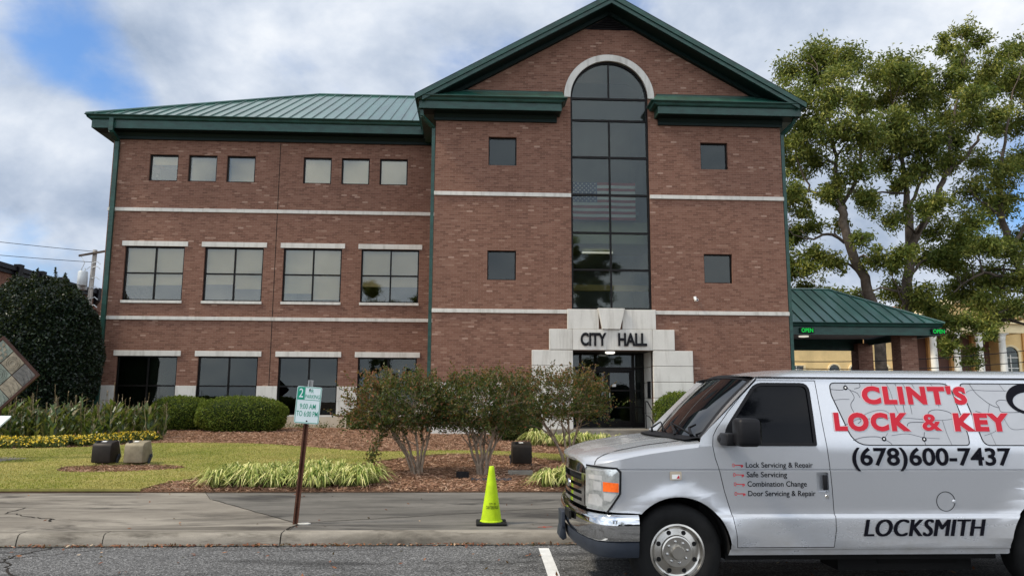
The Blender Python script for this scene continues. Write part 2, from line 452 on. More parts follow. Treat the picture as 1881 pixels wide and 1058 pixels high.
mb = MB()
prof = [(-500, -.06), (9.3, -.06), (12.97, -.06), (12.98, .145), (16, z_ground(16)), (20, z_ground(20)), (25, z_ground(25)), (29, z_ground(29)), (60, .75), (900, 2.0)]
mb.grid([[(x, y, z) for y, z in prof] for x in (-900, -60, -20, -10, 0, 10, 20, 60, 900)])
ground = tag(mb.build('ground', M['soil']), 'brown soil under beds and lawn', 'ground', kind='structure')
mb = MB(); mb.grid([[(x, y, 0) for y in (-60, -20, 0, 4, 7, 9.2)] for x in (-300, -30, -8, 0, 8, 30, 300)])
road = tag(mb.build('road', M['asphalt']), 'grey worn asphalt road along the kerb', 'road', kind='structure')
mb = MB()
kp = [(9.085, -.03), (9.10, .06), (9.125, .112), (9.16, .128), (9.30, .131), (9.30, -.03)]
kerb = None
joints = [-60, -9.2, -6.75, -5.02, -4.1, -2.14, -2.125, 60]
prof_rows = []
for a, b in ((-60, -5.045), (-5.03, -4.112), (-4.10, -2.16), (-2.145, 60)):
    o = len(mb.v)
    mb.prism([(y, z) for y, z in kp], a, b, axis='x')
kerb = tag(mb.build('kerb', M['kerb'], bevel=0, smooth=50), 'weathered concrete kerb with open joints', 'kerb', kind='structure')
mb = MB()
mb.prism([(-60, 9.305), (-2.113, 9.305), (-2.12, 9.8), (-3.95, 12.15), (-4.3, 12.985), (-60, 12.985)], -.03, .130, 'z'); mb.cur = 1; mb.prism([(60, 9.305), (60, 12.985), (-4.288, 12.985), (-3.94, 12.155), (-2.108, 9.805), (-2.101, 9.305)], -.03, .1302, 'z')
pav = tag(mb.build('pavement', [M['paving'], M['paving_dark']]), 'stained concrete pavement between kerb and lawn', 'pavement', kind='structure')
ORG[pav.name] = (0, 0, 0)
def wobble(a, b, n, amp, seed):
    r = random.Random(seed); pts = []
    for i in range(n+1):
        f = i/n
        pts.append((a[0]+(b[0]-a[0])*f+r.uniform(-amp, amp)*(0 < i < n), a[1]+(b[1]-a[1])*f+r.uniform(-amp, amp)*(0 < i < n)))
    return pts
mb = MB()
for a, b, n, am, w, sd in (((-6.15, 11.25), (-6.1, 10.75), 5, .03, .02, 1), ((-6.1, 10.75), (-5.65, 10.42), 7, .05, .018, 2), ((-5.65, 10.42), (-5.2, 10.18), 7, .04, .025, 3), ((-5.25, 10.2), (-5.15, 10.0), 3, .02, .03, 4),
                           ((-3.9, 12.1), (-2.12, 9.80), 14, .015, .014, 5), ((-2.05, 9.83), (1.4, 11.2), 26, .03, .016, 6), ((-2.1, 9.78), (-2.12, 9.31), 6, .03, .03, 7)):
    mb.ribbon(wobble(a, b, n, am, sd), w, .1345, 'z')
mb.build('crack', M['crack'], pav)
mb = MB()
for a, b, n, am, w, sd in (((-4.6, 9.0), (-4.75, 8.4), 8, .05, .022, 11), ((-4.75, 8.4), (-4.2, 7.6), 12, .06, .022, 12), ((-4.0, 8.9), (-4.75, 8.4), 8, .05, .012, 13), ((-7, 9.06), (8, 9.05), 60, .012, .03, 14), ((.9, 8.2), (4, 7.9), 22, .03, .014, 15)):
    mb.ribbon(wobble(a, b, n, am, sd), w, .004, 'z')
mb.build('crack', M['crack'], road)
mb = MB(); mb.ribbon(wobble((.80, 8.84), (.75, 6.2), 6, .002, 3), .115, .005, 'z')
tag(mb.build('parking_line', M['line']), 'white painted stall line on the road at the kerb', 'road marking', kind='structure')

# lawn with a cut edge and pine straw beds
LAWN = [(-40, 12.99), (-5.33, 12.99), (-5.27, 13.75), (-4.95, 14.35), (-4.9, 15.2), (-4.3, 15.75), (-3.3, 16.1), (-2.58, 16.45), (-1.82, 17.75), (-1.02, 18.85), (-.11, 19.15), (1.06, 18.65), (1.97, 17.5), (2.9, 16.9), (7.5, 16.7), (7.5, 17.9), (3.2, 18.1), (2.36, 18.6), (1.74, 19.1), (.43, 19.75), (-.92, 19.8), (-2.2, 19.35), (-3.06, 19.75), (-4.34, 20.75), (-5.4, 21.5), (-6.33, 21.9), (-7.92, 22.0), (-8.7, 21.8), (-9.6, 20.9), (-10.3, 20.35), (-11.65, 20.1), (-40, 20.0)]
def smooth_poly(poly, it=2):
    for _ in range(it):
        out = []
        for i in range(len(poly)):
            a, b = poly[i], poly[(i+1) % len(poly)]
            if math.dist(a, b) > 6: out += [a, b] if not out or out[-1] != a else [b]; continue
            out += [(a[0]*.75+b[0]*.25, a[1]*.75+b[1]*.25), (a[0]*.25+b[0]*.75, a[1]*.25+b[1]*.75)]
        poly = out
    return poly
LAWN = smooth_poly(LAWN, 2)
SPOT = [(-7.0+1.2*math.cos(a)*(1+.08*math.sin(3*a+1)), 15.95+.72*math.sin(a)*(1+.1*math.sin(2*a))) for a in [i*2*math.pi/36 for i in range(36)]]
def sheet(poly, lift, holes=(), skirt=.06, cuts=()):
    mb = MB(); loops = [list(poly)] + [list(h) for h in holes]
    flat_ = [p for l in loops for p in l]
    tris = tessellate_polygon([[Vector((p[0], p[1], 0)) for p in l] for l in loops])
    bm = bmesh.new(); vs = [bm.verts.new((p[0], p[1], 0)) for p in flat_]
    for t in tris:
        try: bm.faces.new([vs[i] for i in t])
        except ValueError: pass
    for y in (14, 15, 16, 17, 18, 19, 20, 21, 22, 23, 25, 27, 29):
        bmesh.ops.bisect_plane(bm, geom=bm.verts[:]+bm.edges[:]+bm.faces[:], plane_co=(0, y, 0), plane_no=(0, 1, 0))
    ed = [e for e in bm.edges if len(e.link_faces) == 1]
    r = bmesh.ops.extrude_edge_only(bm, edges=ed)
    low = {v for v in r['geom'] if isinstance(v, bmesh.types.BMVert)}
    for v in bm.verts:
        v.co.z = z_ground(v.co.y) + (lift - skirt if v in low else lift)
    mb.add([v.co[:] for v in bm.verts], [])
    bm.verts.index_update(); mb.f = [tuple(v.index for v in f.verts) for f in bm.faces]; mb.mi = [0]*len(mb.f)
    bm.free(); return mb
lawn = tag(sheet(LAWN, .045, [SPOT]).build('lawn', M['lawn']), 'cut green and straw coloured lawn with edged beds', 'lawn', kind='structure')
MUL = [(-13.5, 12.99), (9.5, 12.99), (9.5, 29.2), (-13.5, 29.2)]
mulch = tag(sheet(MUL, .006, skirt=.02).build('mulch_bed', M['mulch']), 'brown pine straw beds around the lawn', 'mulch bed', kind='structure')
mb = MB(); mb.grid([[(x, y, z) for y, z in ((13.0, .16), (16, z_ground(16)+.012), (20, z_ground(20)+.012), (25, z_ground(25)+.012), (29, z_ground(29)+.012), (60, .765), (72, .80))] for x in (9.6, 12, 20, 40, 70)])
tag(mb.build('driveway', M['asphalt']), 'asphalt driveway leading under the canopy', 'driveway', kind='structure')
# ================================================================== CITY HALL
A0, A1, AY = -1.42, 10.88, 26.0          # central block
B0, BY = -13.92, 29.2                    # wing
CX = 4.73
hall = thing('city_hall', 'three storey red brick town hall with green metal roof and tall arched window', 'building', (0, 26, 0))
def part(mb, name, mat, parent=hall, label=None, **k):
    o = mb.build(name, mat, parent, **k)
    if label: o['label'] = label
    return o
TW0, TW1, TZ0, TZS = 3.33, 6.11, 4.72, 12.31
TR = (TW1-TW0)/2; TC = (TW0+TW1)/2
arch = [(TC+TR*math.cos(a), TZS+TR*math.sin(a)) for a in [math.pi*i/28 for i in range(29)]]
tall_open = [(TW0, TZ0), (TW1, TZ0)] + arch
SMALL = [(.435, 1.42, 9.755, 10.79), (7.965, 8.945, 9.755, 10.74), (.425, 1.415, 5.70, 6.73), (7.965, 8.965, 5.68, 6.705)]
DO0, DO1, DOT = 3.34, 6.08, 3.32
def rect(x0, x1, z0, z1): return [(x0, z0), (x1, z0), (x1, z1), (x0, z1)]
gable = [(A0, .3), (DO0, .3), (DO0, DOT), (DO1, DOT), (DO1, .3), (A1, .3), (A1, 12.1), (CX, 15.6), (A0, 12.1)]
mb = MB(); mb.prism(gable, AY, AY+.22, 'y', [tall_open] + [rect(*r) for r in SMALL])
part(mb, 'front_wall', M['brick'])
W3 = [(-11.985+dx, 1.08) for dx in (0, 1.47, 2.925, 5.845, 7.31, 8.785)]
WC = [-12.08, -9.13, -6.18, -3.24]
holes = [rect(c-.54, c+.54, 9.88, 10.93) for c, w in W3] + [rect(c-1.1, c+1.1, 5.27, 7.335) for c in WC] + [rect(c-1.1, c+1.1, 1.06, 3.2) for c in WC]
mb = MB(); mb.prism(rect(B0, A0+.1, .3, 11.7), BY, BY+.22, 'y', holes)
part(mb, 'wing_wall', M['brick'])
mb = MB(); mb.box(A0, A0+.22, AY+.22, 42, .3, 11.6); mb.box(A1-.22, A1, AY+.22, 42, .3, 11.6); mb.box(A0, A1, 42, 42.22, .3, 11.6)
mb.box(B0, B0+.22, BY+.22, 42.6, .3, 11.7); mb.box(B0+.22, A0, 42.4, 42.6, .3, 11.7)
part(mb, 'side_wall', M['brick'])
# dark control joint and stone bands, each band its own part
mb = MB(); mb.box(-7.60, -7.575, BY-.003, BY+.01, 2.12, 11.47); part(mb, 'control_joint', M['crack'])
def band(x0, x1, y, z0, z1, seams):
    mb = MB(); xs = [x0]+list(seams)+[x1]
    for a, b in zip(xs[:-1], xs[1:]): mb.box(a+.002, b-.002, y-.05, y+.02, z0, z1)
    return part(mb, 'stone_band', M['stone'], bevel=.006)
for z0, z1 in ((4.565, 4.695), (8.645, 8.78)):
    band(A0-.02, 3.19 if z0 < 5 else TW0, AY, z0, z1, (.2, 1.7))
    band(6.22 if z0 < 5 else TW1, A1+.02, AY, z0, z1, (7.7, 9.3))
    band(B0-.02, A0-.16, BY, z0-.02 if z0 < 5 else z0+.03, z1-.02 if z0 < 5 else z1+.03, (-12.2, -10.4, -7.6, -5.2, -3.3))
# base courses
for sp in (((A0-.015, .3), (.305, 1.95)), ((7.46, 9.2), (9.205, A1+.015))):
    mb = MB()
    for z0, z1 in ((1.70, 2.22), (1.16, 1.69), (.3, 1.15)):
        for a, b in sp: mb.box(a, b, AY-.03, AY+.02, z0, z1)
    part(mb, 'stone_base', M['stone'], bevel=.006)
mb = MB()
edges = [B0-.015] + [e for c in WC for e in (c-1.1, c+1.1)] + [A0-.1]
for i in range(0, len(edges), 2):
    mb = MB()
    for z0, z1 in ((1.565, 2.115), (1.06, 1.558)):
        mb.box(edges[i], edges[i+1], BY-.03, BY+.15, z0, z1)
    part(mb, 'stone_base', M['stone'], bevel=.006)
mb = MB(); mb.box(B0-.02, A0-.1, BY-.05, BY+.02, .3, 1.0); part(mb, 'foundation', M['found'])
# lit rooms behind the glass
mb = MB()
mb.box(B0+.25, A0, 33.0, 33.1, .3, 11.5)
for z in (.4, 4.3, 8.4): mb.box(B0+.25, A0, BY+.3, 33.0, z-.1, z)
for x in (-10.6, -7.6, -4.7): mb.box(x-.06, x+.06, BY+.5, 33.0, .3, 11.5)
part(mb, 'room', M['interior'])
mb = MB(); mb.box(A0+.25, A1-.25, 31.0, 31.1, .4, 15.0); mb.box(A0+.25, A1-.25, AY+.25, 31.0, .5, .6)
mb.box(3.0, 3.1, AY+.25, 31, .5, 13.6); mb.box(6.5, 6.6, AY+.25, 31, .5, 13.6); mb.box(3.1, 6.5, 29.5, 31, 8.9, 9.05)
part(mb, 'lobby', pmat('lobby_wall', (.30, .31, .31), .8, 0, .1, 1))
# ---------------- windows: frame > pane, lintel, sill, blind
def window(x0, x1, z0, z1, y, vs=(), hs=(), fw=.055, glass='glass', blind=None, lintel=None, sill=None, deep=.13):
    mb = MB(); yf = y+deep
    for a, b in ((x0, x0+fw), (x1-fw, x1)): mb.box(a, b, yf-.05, yf+.03, z0, z1)
    for a, b in ((z0, z0+fw), (z1-fw, z1)): mb.box(x0+fw, x1-fw, yf-.048, yf+.028, a, b)
    for v in vs: mb.box(v-fw*.5, v+fw*.5, yf-.044, yf+.026, z0+fw, z1-fw)
    for h in hs: mb.box(x0+fw, x1-fw, yf-.04, yf+.024, h-fw*.5, h+fw*.5)
    f = part(mb, 'window', M['bronze'])
    mb = MB(); mb.box(x0+fw*.5, x1-fw*.5, yf-.004, yf+.002, z0+fw*.5, z1-fw*.5); part(mb, 'pane', M[glass], f)
    if blind:
        for bx0, bx1, bz0, bm_ in blind:
            mb = MB(); mb.box(bx0, bx1, yf+.16, yf+.17, bz0, z1-.02); part(mb, 'blind', M[bm_], f)
    if lintel:
        mb = MB(); mb.box(x0-.115, x1+.115, y-.04, y+.12, z1+.001, z1+lintel); part(mb, 'lintel', M['stone'], f, bevel=.006)
    if sill:
        mb = MB(); mb.box(x0-.02, x1+.02, y-.05, y+.12, z0-sill, z0-.001); part(mb, 'sill', M['stone'], f, bevel=.006)
    return f
for i, (c, w) in enumerate(W3):
    bl = None if i == 0 else [(c-.5, c+.5, 9.9, 'blind' if i > 1 else 'blind')]
    window(c-.54, c+.54, 9.88, 10.93, BY, fw=.05, blind=bl or [(c-.5, c+.5, 10.6, 'blind')])
for i, c in enumerate(WC):
    lo = (5.86, 5.94, 5.62, 5.92)[i]; lo2 = (5.9, 5.78, 5.4, 5.92)[i]
    window(c-1.1, c+1.1, 5.27, 7.335, BY, (c+.02,), (6.32,), blind=[(c-1.08, c+.02, lo, 'blind'), (c+.025, c+1.08, lo2, 'blind')], lintel=.19, sill=.1)
for i, c in enumerate(WC):
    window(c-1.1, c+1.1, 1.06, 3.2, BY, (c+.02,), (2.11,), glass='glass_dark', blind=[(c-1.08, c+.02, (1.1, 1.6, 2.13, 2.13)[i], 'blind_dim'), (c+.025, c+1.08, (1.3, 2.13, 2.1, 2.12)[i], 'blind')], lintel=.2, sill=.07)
for i, (a, b, c, d_) in enumerate(SMALL):
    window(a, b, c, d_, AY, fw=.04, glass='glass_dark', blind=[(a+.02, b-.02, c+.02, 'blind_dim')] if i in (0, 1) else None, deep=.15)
# tall arched window
yf = AY+.13; mb = MB(); fw = .07
ring = lambda r, z: [(TC+r*math.cos(a), z+r*math.sin(a)) for a in [math.pi*i/28 for i in range(29)]]
outer = [(TW0, TZ0), (TW1, TZ0)] + ring(TR, TZS)
inner = [(TW0+fw, TZ0+fw), (TW1-fw, TZ0+fw)] + ring(TR-fw, TZS)
mb.prism(outer, yf-.06, yf+.03, 'y', [inner])
mb.box(TC-.03, TC+.03, yf-.055, yf+.025, TZ0+fw, 11.48); mb.box(TC-.025, TC+.025, yf-.055, yf+.025, 12.34, TZS+TR-fw)
for z in (12.31, 11.50, 10.14, 8.775, 7.415, 6.11): mb.box(TW0+fw, TW1-fw, yf-.05, yf+.02, z-.035, z+.035)
tall = part(mb, 'window', M['bronze'], label='tall arched window of dark glass over the entrance')
mb = MB(); mb.prism([(TW0+.03, TZ0+.03), (TW1-.03, TZ0+.03)] + ring(TR-.03, TZS), yf-.004, yf+.002, 'y'); part(mb, 'pane', M['glass_tall'], tall)
mb = MB(); mb.box(TW0+fw, TW1-fw, yf+.03, yf+.04, 11.55, TZS+.02)
part(mb, 'spandrel', M['interior_dark'], tall)
ro = ring(TR+.23, TZS); ri = ring(TR, TZS)
mb = MB(); mb.prism(ro + ri[::-1], AY-.05, AY+.1, 'y'); part(mb, 'arch_surround', M['stone'], label='pale stone arch over the tall window')
M['lamp'] = bpy.data.materials.new('lit_lamp'); M['lamp'].use_nodes = True; _t = NT(M['lamp'].node_tree); _t.n('ShaderNodeOutputMaterial', {0: _t.n('ShaderNodeEmission', {'Color': (1, .93, .8, 1), 'Strength': .5}).outputs[0]})
# inside the lobby: balcony edge, hand rail panel, lamp
mb = MB(); mb.box(3.1, 6.5, 27.2, 29.5, 7.27, 8.07); part(mb, 'balcony_front', M['olive'])
mb = MB(); mb.box(3.1, 6.5, 27.1, 27.2, 5.52, 5.74); part(mb, 'hand_rail', M['tan'])
mb = MB(); mb.box(4.05, 5.2, 28.3, 28.5, 7.15, 7.19); part(mb, 'ceiling_lamp', M['lamp'])

# ---------------- stone entrance
def blocks(name, lst, y0, y1, label=None):
    mb = MB()
    for x0, x1, z0, z1 in lst: mb.box(x0, x1, y0, y1, z0, z1)
    return part(mb, name, M['stone'], bevel=.012, label=label)
ent = blocks('entrance_surround', [(2.545, 3.33, 3.335, 4.03), (3.336, 6.07, 3.325, 4.03), (6.076, 6.83, 3.335, 4.03)] +
    [(x0, x1, z0+.004, z1-.004) for z0, z1 in ((2.795, 3.32), (2.265, 2.79)) for x0, x1 in ((1.955, DO0), (DO1, 7.445))] +
    [(x0, x1, z0+.004, z1-.004) for z0, z1 in ((1.735, 2.26), (1.205, 1.73), (.3, 1.20)) for x0, x1 in ((1.955, DO0), (DO1, 7.445))], AY-.12, AY+.1, 'stepped pale stone blocks around the entrance')
blocks('keystone_course', [(3.165, 4.24, 4.04, 4.715)], AY-.1, AY+.1); blocks('keystone_course', [(5.05, 6.205, 4.04, 4.715)], AY-.1, AY+.1)
mb = MB(); mb.prism([(4.345, 4.035), (4.955, 4.035), (5.125, 4.745), (4.205, 4.745)], AY-.19, AY+.08, 'y'); part(mb, 'keystone', M['stone'], bevel=.01)
M['lamp_dim'] = bpy.data.materials.new('porch_light'); M['lamp_dim'].use_nodes = True; _t = NT(M['lamp_dim'].node_tree); _t.n('ShaderNodeOutputMaterial', {0: _t.n('ShaderNodeEmission', {'Color': (1, .95, .85, 1), 'Strength': .9}).outputs[0]})
# porch recess
for xa, xb in ((DO0-.2, DO0), (DO1, DO1+.2)):
    mb = MB()
    for z0, z1 in ((2.795, 3.32), (2.265, 2.79), (1.735, 2.26), (1.205, 1.73), (.6, 1.20)): mb.box(xa, xb, AY+.105, 27.5, z0+.004, z1-.004)
    part(mb, 'porch_wall', M['stone'], bevel=.008)
mb = MB(); mb.box(DO0-.2, DO1+.2, AY+.105, 27.6, 3.325, 3.4); part(mb, 'porch_ceiling', M['interior_dark'])
mb = MB(); mb.lathe([(.0, 0), (.17, .0), (.17, -.05), (.12, -.075), (0, -.08)], (4.75, 26.7, 3.325), 'z', 20); part(mb, 'porch_lamp', M['lamp_dim'], smooth=40)
mb = MB(); mb.box(2.6, 6.8, 25.2, 27.6, .3, .70); mb.box(2.2, 7.2, 24.75, 25.2, .3, .53); part(mb, 'entrance_step', M['paving'], bevel=.01)
dfr = [3.34, 3.58, 3.80, 5.69, 6.08]
mb = MB(); y = 27.4
for x in (3.36, 3.80, 5.69, 6.06): mb.box(x-.045, x+.045, y-.05, y+.05, .70, 3.32)
for z in (2.77,): mb.box(3.40, 6.02, y-.045, y+.045, z-.05, z+.05)
mb.box(3.40, 6.02, y-.045, y+.045, 3.27, 3.32)
for x0, x1 in ((3.405, 3.755), (5.735, 6.015)): mb.box(x0, x1, y-.04, y+.04, .70, .86); mb.box(x0, x1, y-.04, y+.04, 1.38, 1.43); mb.box(x0, x1, y-.04, y+.04, 1.97, 2.02)
dframe = part(mb, 'door_frame', M['bronze'])
mb = MB(); mb.box(3.40, 3.755, y-.004, y+.004, .86, 2.72); mb.box(5.735, 6.02, y-.004, y+.004, .86, 2.72); mb.box(3.40, 6.02, y-.004, y+.004, 2.82, 3.27); part(mb, 'pane', M['glass_dark'], dframe)
for x0, x1, hx in ((3.85, 4.735, 4.66), (4.755, 5.64, 4.83)):
    mb = MB()
    for a, b in ((x0, x0+.09), (x1-.09, x1)): mb.box(a, b, y-.03, y+.03, .72, 2.71)
    for a, b in ((.72, .93), (1.38, 1.43), (1.97, 2.02), (2.62, 2.71)): mb.box(x0+.09, x1-.09, y-.028, y+.028, a, b)
    d_ = part(mb, 'door', M['bronze'])
    mb = MB(); mb.box(x0+.09, x1-.09, y-.004, y+.004, .93, 2.62); part(mb, 'pane', M['glass_dark'], d_)
    mb = MB(); mb.tube([(hx, y-.03, 1.62), (hx, y-.09, 1.62), (hx, y-.09, 1.95), (hx, y-.03, 1.95)], .014, 8); part(mb, 'handle', pmat('steel_handle', (.6, .6, .6), .3, 1.0), d_)
mb = MB(); mb.box(4.93, 5.07, y-.012, y-.006, 2.13, 2.22); part(mb, 'notice', M['white_paint'])
mb = MB(); mb.box(DO1-.03, DO1-.002, 26.35, 26.75, 1.72, 2.3); part(mb, 'plaque', M['black'], label='dark bronze plaque on the porch wall')
# CITY HALL lettering, raised
for txt, x0, x1 in (('CITY', 3.605, 4.49), ('HALL', 4.885, 5.87)):
    mb = MB(); v2, f2 = fit_text(txt, x0, x1, 3.49, .40, bold=.034)
    n = len(v2)
    mb.add([(a, AY-.165, b) for a, b in v2] + [(a, AY-.125, b) for a, b in v2], f2 + [tuple(i+n for i in reversed(f)) for f in f2])
    ec = {}
    for f in f2:
        for i in range(len(f)):
            e = (f[i], f[(i+1) % len(f)]); ec[tuple(sorted(e))] = ec.get(tuple(sorted(e)), []) + [e]
    mb.add([(a, AY-.165, b) for a, b in v2] + [(a, AY-.125, b) for a, b in v2], [(e[0][0], e[0][1], e[0][1]+n, e[0][0]+n) for e in ec.values() if len(e) == 1])
    part(mb, 'lettering', M['black'], label='black raised letters reading '+txt)
# ---------------- cornices, gutters and roofs
PITCHR = .57
def gutter_prism(mb, x0, x1, yb, z1, dz=.16, dy=.19, mitre0=0.0, mitre1=0.0):
    """moulded gutter along x; its back at yb, top at z1; ends cut at the mitres"""
    pr = [(0, z1-dz), (-.06, z1-dz), (-.09, z1-dz+.03), (-.11, z1-dz*.45), (-dy+.02, z1-.035), (-dy, z1-.02), (-dy, z1), (-dy+.02, z1), (-dy+.02, z1-.03), (0, z1-.03)]
    mb.grid([[(x0+(dyy*mitre0), yb+dyy, z) for dyy, z in pr], [(x1-(dyy*mitre1), yb+dyy, z) for dyy, z in pr]])
    n = len(pr); o = len(mb.v)-2*n
    mb.f.append(tuple(range(o, o+n))); mb.f.append(tuple(range(o+n, o+2*n))); mb.mi += [0, 0]
def gutter_x(mb, xb, sgn, y0, y1, z1, dz=.16, dx=.19):
    pr = [(0, z1-dz), (.06, z1-dz), (.09, z1-dz+.03), (.11, z1-dz*.45), (dx-.02, z1-.035), (dx, z1-.02), (dx, z1), (dx-.02, z1), (dx-.02, z1-.03), (0, z1-.03)]
    mb.grid([[(xb+sgn*q_, y0, z) for q_, z in pr], [(xb+sgn*q_, y1, z) for q_, z in pr]])
FA = AY-.57; zs, zf, zg = 11.57, 11.86, 12.0
def cornice(x0, x1, inner_side):
    """one eave return of the gable: fascia box, soffit, frieze, moulding, pent roof, gutter"""
    mb = MB()
    mb.box(x0, x1, FA, AY+.02, zs, zf)
    root = part(mb, 'eave_return', M['green'], bevel=.004)
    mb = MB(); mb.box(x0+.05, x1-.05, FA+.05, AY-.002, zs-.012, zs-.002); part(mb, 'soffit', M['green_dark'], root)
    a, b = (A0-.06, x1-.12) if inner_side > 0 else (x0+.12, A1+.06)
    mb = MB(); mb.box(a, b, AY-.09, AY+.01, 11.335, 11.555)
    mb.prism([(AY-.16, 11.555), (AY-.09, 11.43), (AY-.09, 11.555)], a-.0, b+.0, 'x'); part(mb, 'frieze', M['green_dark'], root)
    gx0, gx1 = (x0-.15, x1+.19) if inner_side > 0 else (x0-.27, x1+.16)
    mb = MB(); gutter_prism(mb, gx0+.19, gx1-.19, FA+.01, zg, mitre0=1, mitre1=1)
    xi = gx1-.19 if inner_side > 0 else gx0+.19
    gutter_x(mb, xi, inner_side, FA-.18, AY, zg)
    mb.box(min(x0, xi) if inner_side < 0 else x0, max(x1, xi) if inner_side > 0 else x1, FA+.02, AY+.01, zf-.02, zg-.06)
    part(mb, 'gutter', M['green'], root)
    mb = MB()
    r0, r1 = (x0+.3, x1+.10) if inner_side > 0 else (x0-.05, x1-.3)
    y0_, y1_ = FA-.14, AY+.01; zt = 12.50
    if inner_side > 0:
        mb.prism([(y0_, zg-.01), (y1_, zg-.01), (y1_, zt)], r0, r1, 'x')
    else:
        mb.add([(r0-.15, y0_, zg-.01), (r1, y0_, zg-.01), (r1, y1_, zt), (r0+.16, y1_, zt), (r0-.15, y1_, zg-.01)], [(0, 1, 2, 3), (0, 3, 4)])
    part(mb, 'pent_roof', M['roof'], root)
    mb = MB(); mb.prism([(AY-.14, zt-.115), (AY+.01, zt-.02), (AY+.01, zt+.02), (AY-.14, zt-.08)], r0+(.0 if inner_side > 0 else .14), r1, 'x'); part(mb, 'flashing', M['green'], root)
    return root
cornice(-1.98, 2.95, 1); cornice(6.33, 11.44, -1)
for x0, x1, xg, sg_ in ((-1.98, A0, -1.97, -1), (A1, 11.44, 11.43, 1)):
    mb = MB(); mb.box(x0, x1, AY+.03, 42.4, zs, zf); gutter_x(mb, xg, sg_, FA-.17, 42.4, zg, dx=.17)
    part(mb, 'side_eave', M['green'])
def rake(zo0, zo1, y0, y1, name, mat, xo=6.83):
    mb = MB()
    for s in (-1, 1):
        mb.prism([(CX, 15.9+zo1), (CX, 15.9+zo0), (CX+s*xo, 15.9+zo0-PITCHR*xo), (CX+s*xo, 15.9+zo1-PITCHR*xo)], y0, y1, 'y')
    return part(mb, name, mat)
rk = rake(-.18, 0, FA-.20, AY+.05, 'rake_trim', M['green'])
rake(-.335, -.186, FA-.15, AY+.05, 'rake_fascia', M['green'], 6.6)
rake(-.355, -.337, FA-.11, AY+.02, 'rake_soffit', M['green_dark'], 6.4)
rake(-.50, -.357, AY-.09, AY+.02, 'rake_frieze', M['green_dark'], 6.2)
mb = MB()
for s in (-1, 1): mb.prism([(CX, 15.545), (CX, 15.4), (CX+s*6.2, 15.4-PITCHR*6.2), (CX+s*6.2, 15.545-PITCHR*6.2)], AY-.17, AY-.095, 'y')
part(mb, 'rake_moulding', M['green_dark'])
# attic louver
mb = MB()
zb = 14.89; hw = (15.39-zb)/PITCHR
mb.prism([(CX-hw, zb), (CX+hw, zb), (CX, 15.39)], AY-.01, AY+.0, 'y'); mb.cur = 1
for i in range(5):
    z = zb+.05+i*.085; w = (15.36-z)/PITCHR-.05
    if w > .05: mb.prism([(AY-.06, z-.03), (AY-.012, z+.035), (AY-.012, z+.05), (AY-.06, z-.015)], CX-w, CX+w, 'x')
part(mb, 'attic_louver', [M['black'], M['bronze']])
# main roof over the gable, wing roof with standing seams
mb = MB()
for s in (-1, 1):
    mb.add([(CX, FA-.21, 15.915), (CX, 44, 15.915), (CX+s*6.86, 44, 15.915-PITCHR*6.86), (CX+s*6.86, FA-.21, 15.915-PITCHR*6.86)], [(0, 1, 2, 3)])
part(mb, 'gable_roof', M['roof'])
ex0, ey0, ez = -14.72, 28.52, 12.23; dd = 7.2; sl_ = .54
mb = MB(); rz = ez+sl_*dd
mb.add([(ex0, ey0, ez), (3.0, ey0, ez), (3.0, ey0+dd, rz), (ex0+dd, ey0+dd, rz), (ex0, ey0+2*dd, ez), (3.0, ey0+2*dd, ez)], [(0, 1, 2, 3), (0, 3, 4), (4, 3, 2, 5)])
x = ex0+.32
while x < -.6:
    d2 = min(dd, x-ex0)
    mb.prism([(ey0, ez+.002), (ey0+d2, ez+sl_*d2+.002), (ey0+d2, ez+sl_*d2+.045), (ey0, ez+.045)], x-.014, x+.014, 'x')
    x += .425
y = ey0+.4
while y < ey0+2*dd-.3:
    d2 = min(y-ey0, ey0+2*dd-y)
    mb.prism([(ex0, ez+.002), (ex0+d2, ez+sl_*d2+.002), (ex0+d2, ez+sl_*d2+.045), (ex0, ez+.045)], y-.014, y+.014, 'y'); y += .425
mb.tube([(ex0, ey0, ez+.03), (ex0+dd, ey0+dd, rz+.03), (3, ey0+dd, rz+.03)], .06, 6)
part(mb, 'wing_roof', M['roof'])
mb = MB(); FB = BY-.57; fx = -14.53
mb.box(fx, A0-.62, FB, BY+.01, 11.75, 12.09); mb.box(fx, B0+.02, BY+.02, 42.9, 11.75, 12.09)
we = part(mb, 'wing_eave', M['green'], bevel=.004)
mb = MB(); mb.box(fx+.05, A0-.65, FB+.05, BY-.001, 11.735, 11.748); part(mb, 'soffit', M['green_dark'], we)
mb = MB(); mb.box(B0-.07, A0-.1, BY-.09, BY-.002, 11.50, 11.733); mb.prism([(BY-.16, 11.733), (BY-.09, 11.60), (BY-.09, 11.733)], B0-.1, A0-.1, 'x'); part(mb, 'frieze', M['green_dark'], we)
mb = MB(); gutter_prism(mb, fx-.03, A0-.72, FB+.01, 12.24, mitre0=1); gutter_x(mb, fx-.03, -1, FB-.18, 42.9, 12.24); mb.box(fx, A0-.65, FB+.03, BY, 12.08, 12.2); part(mb, 'gutter', M['green'], we)
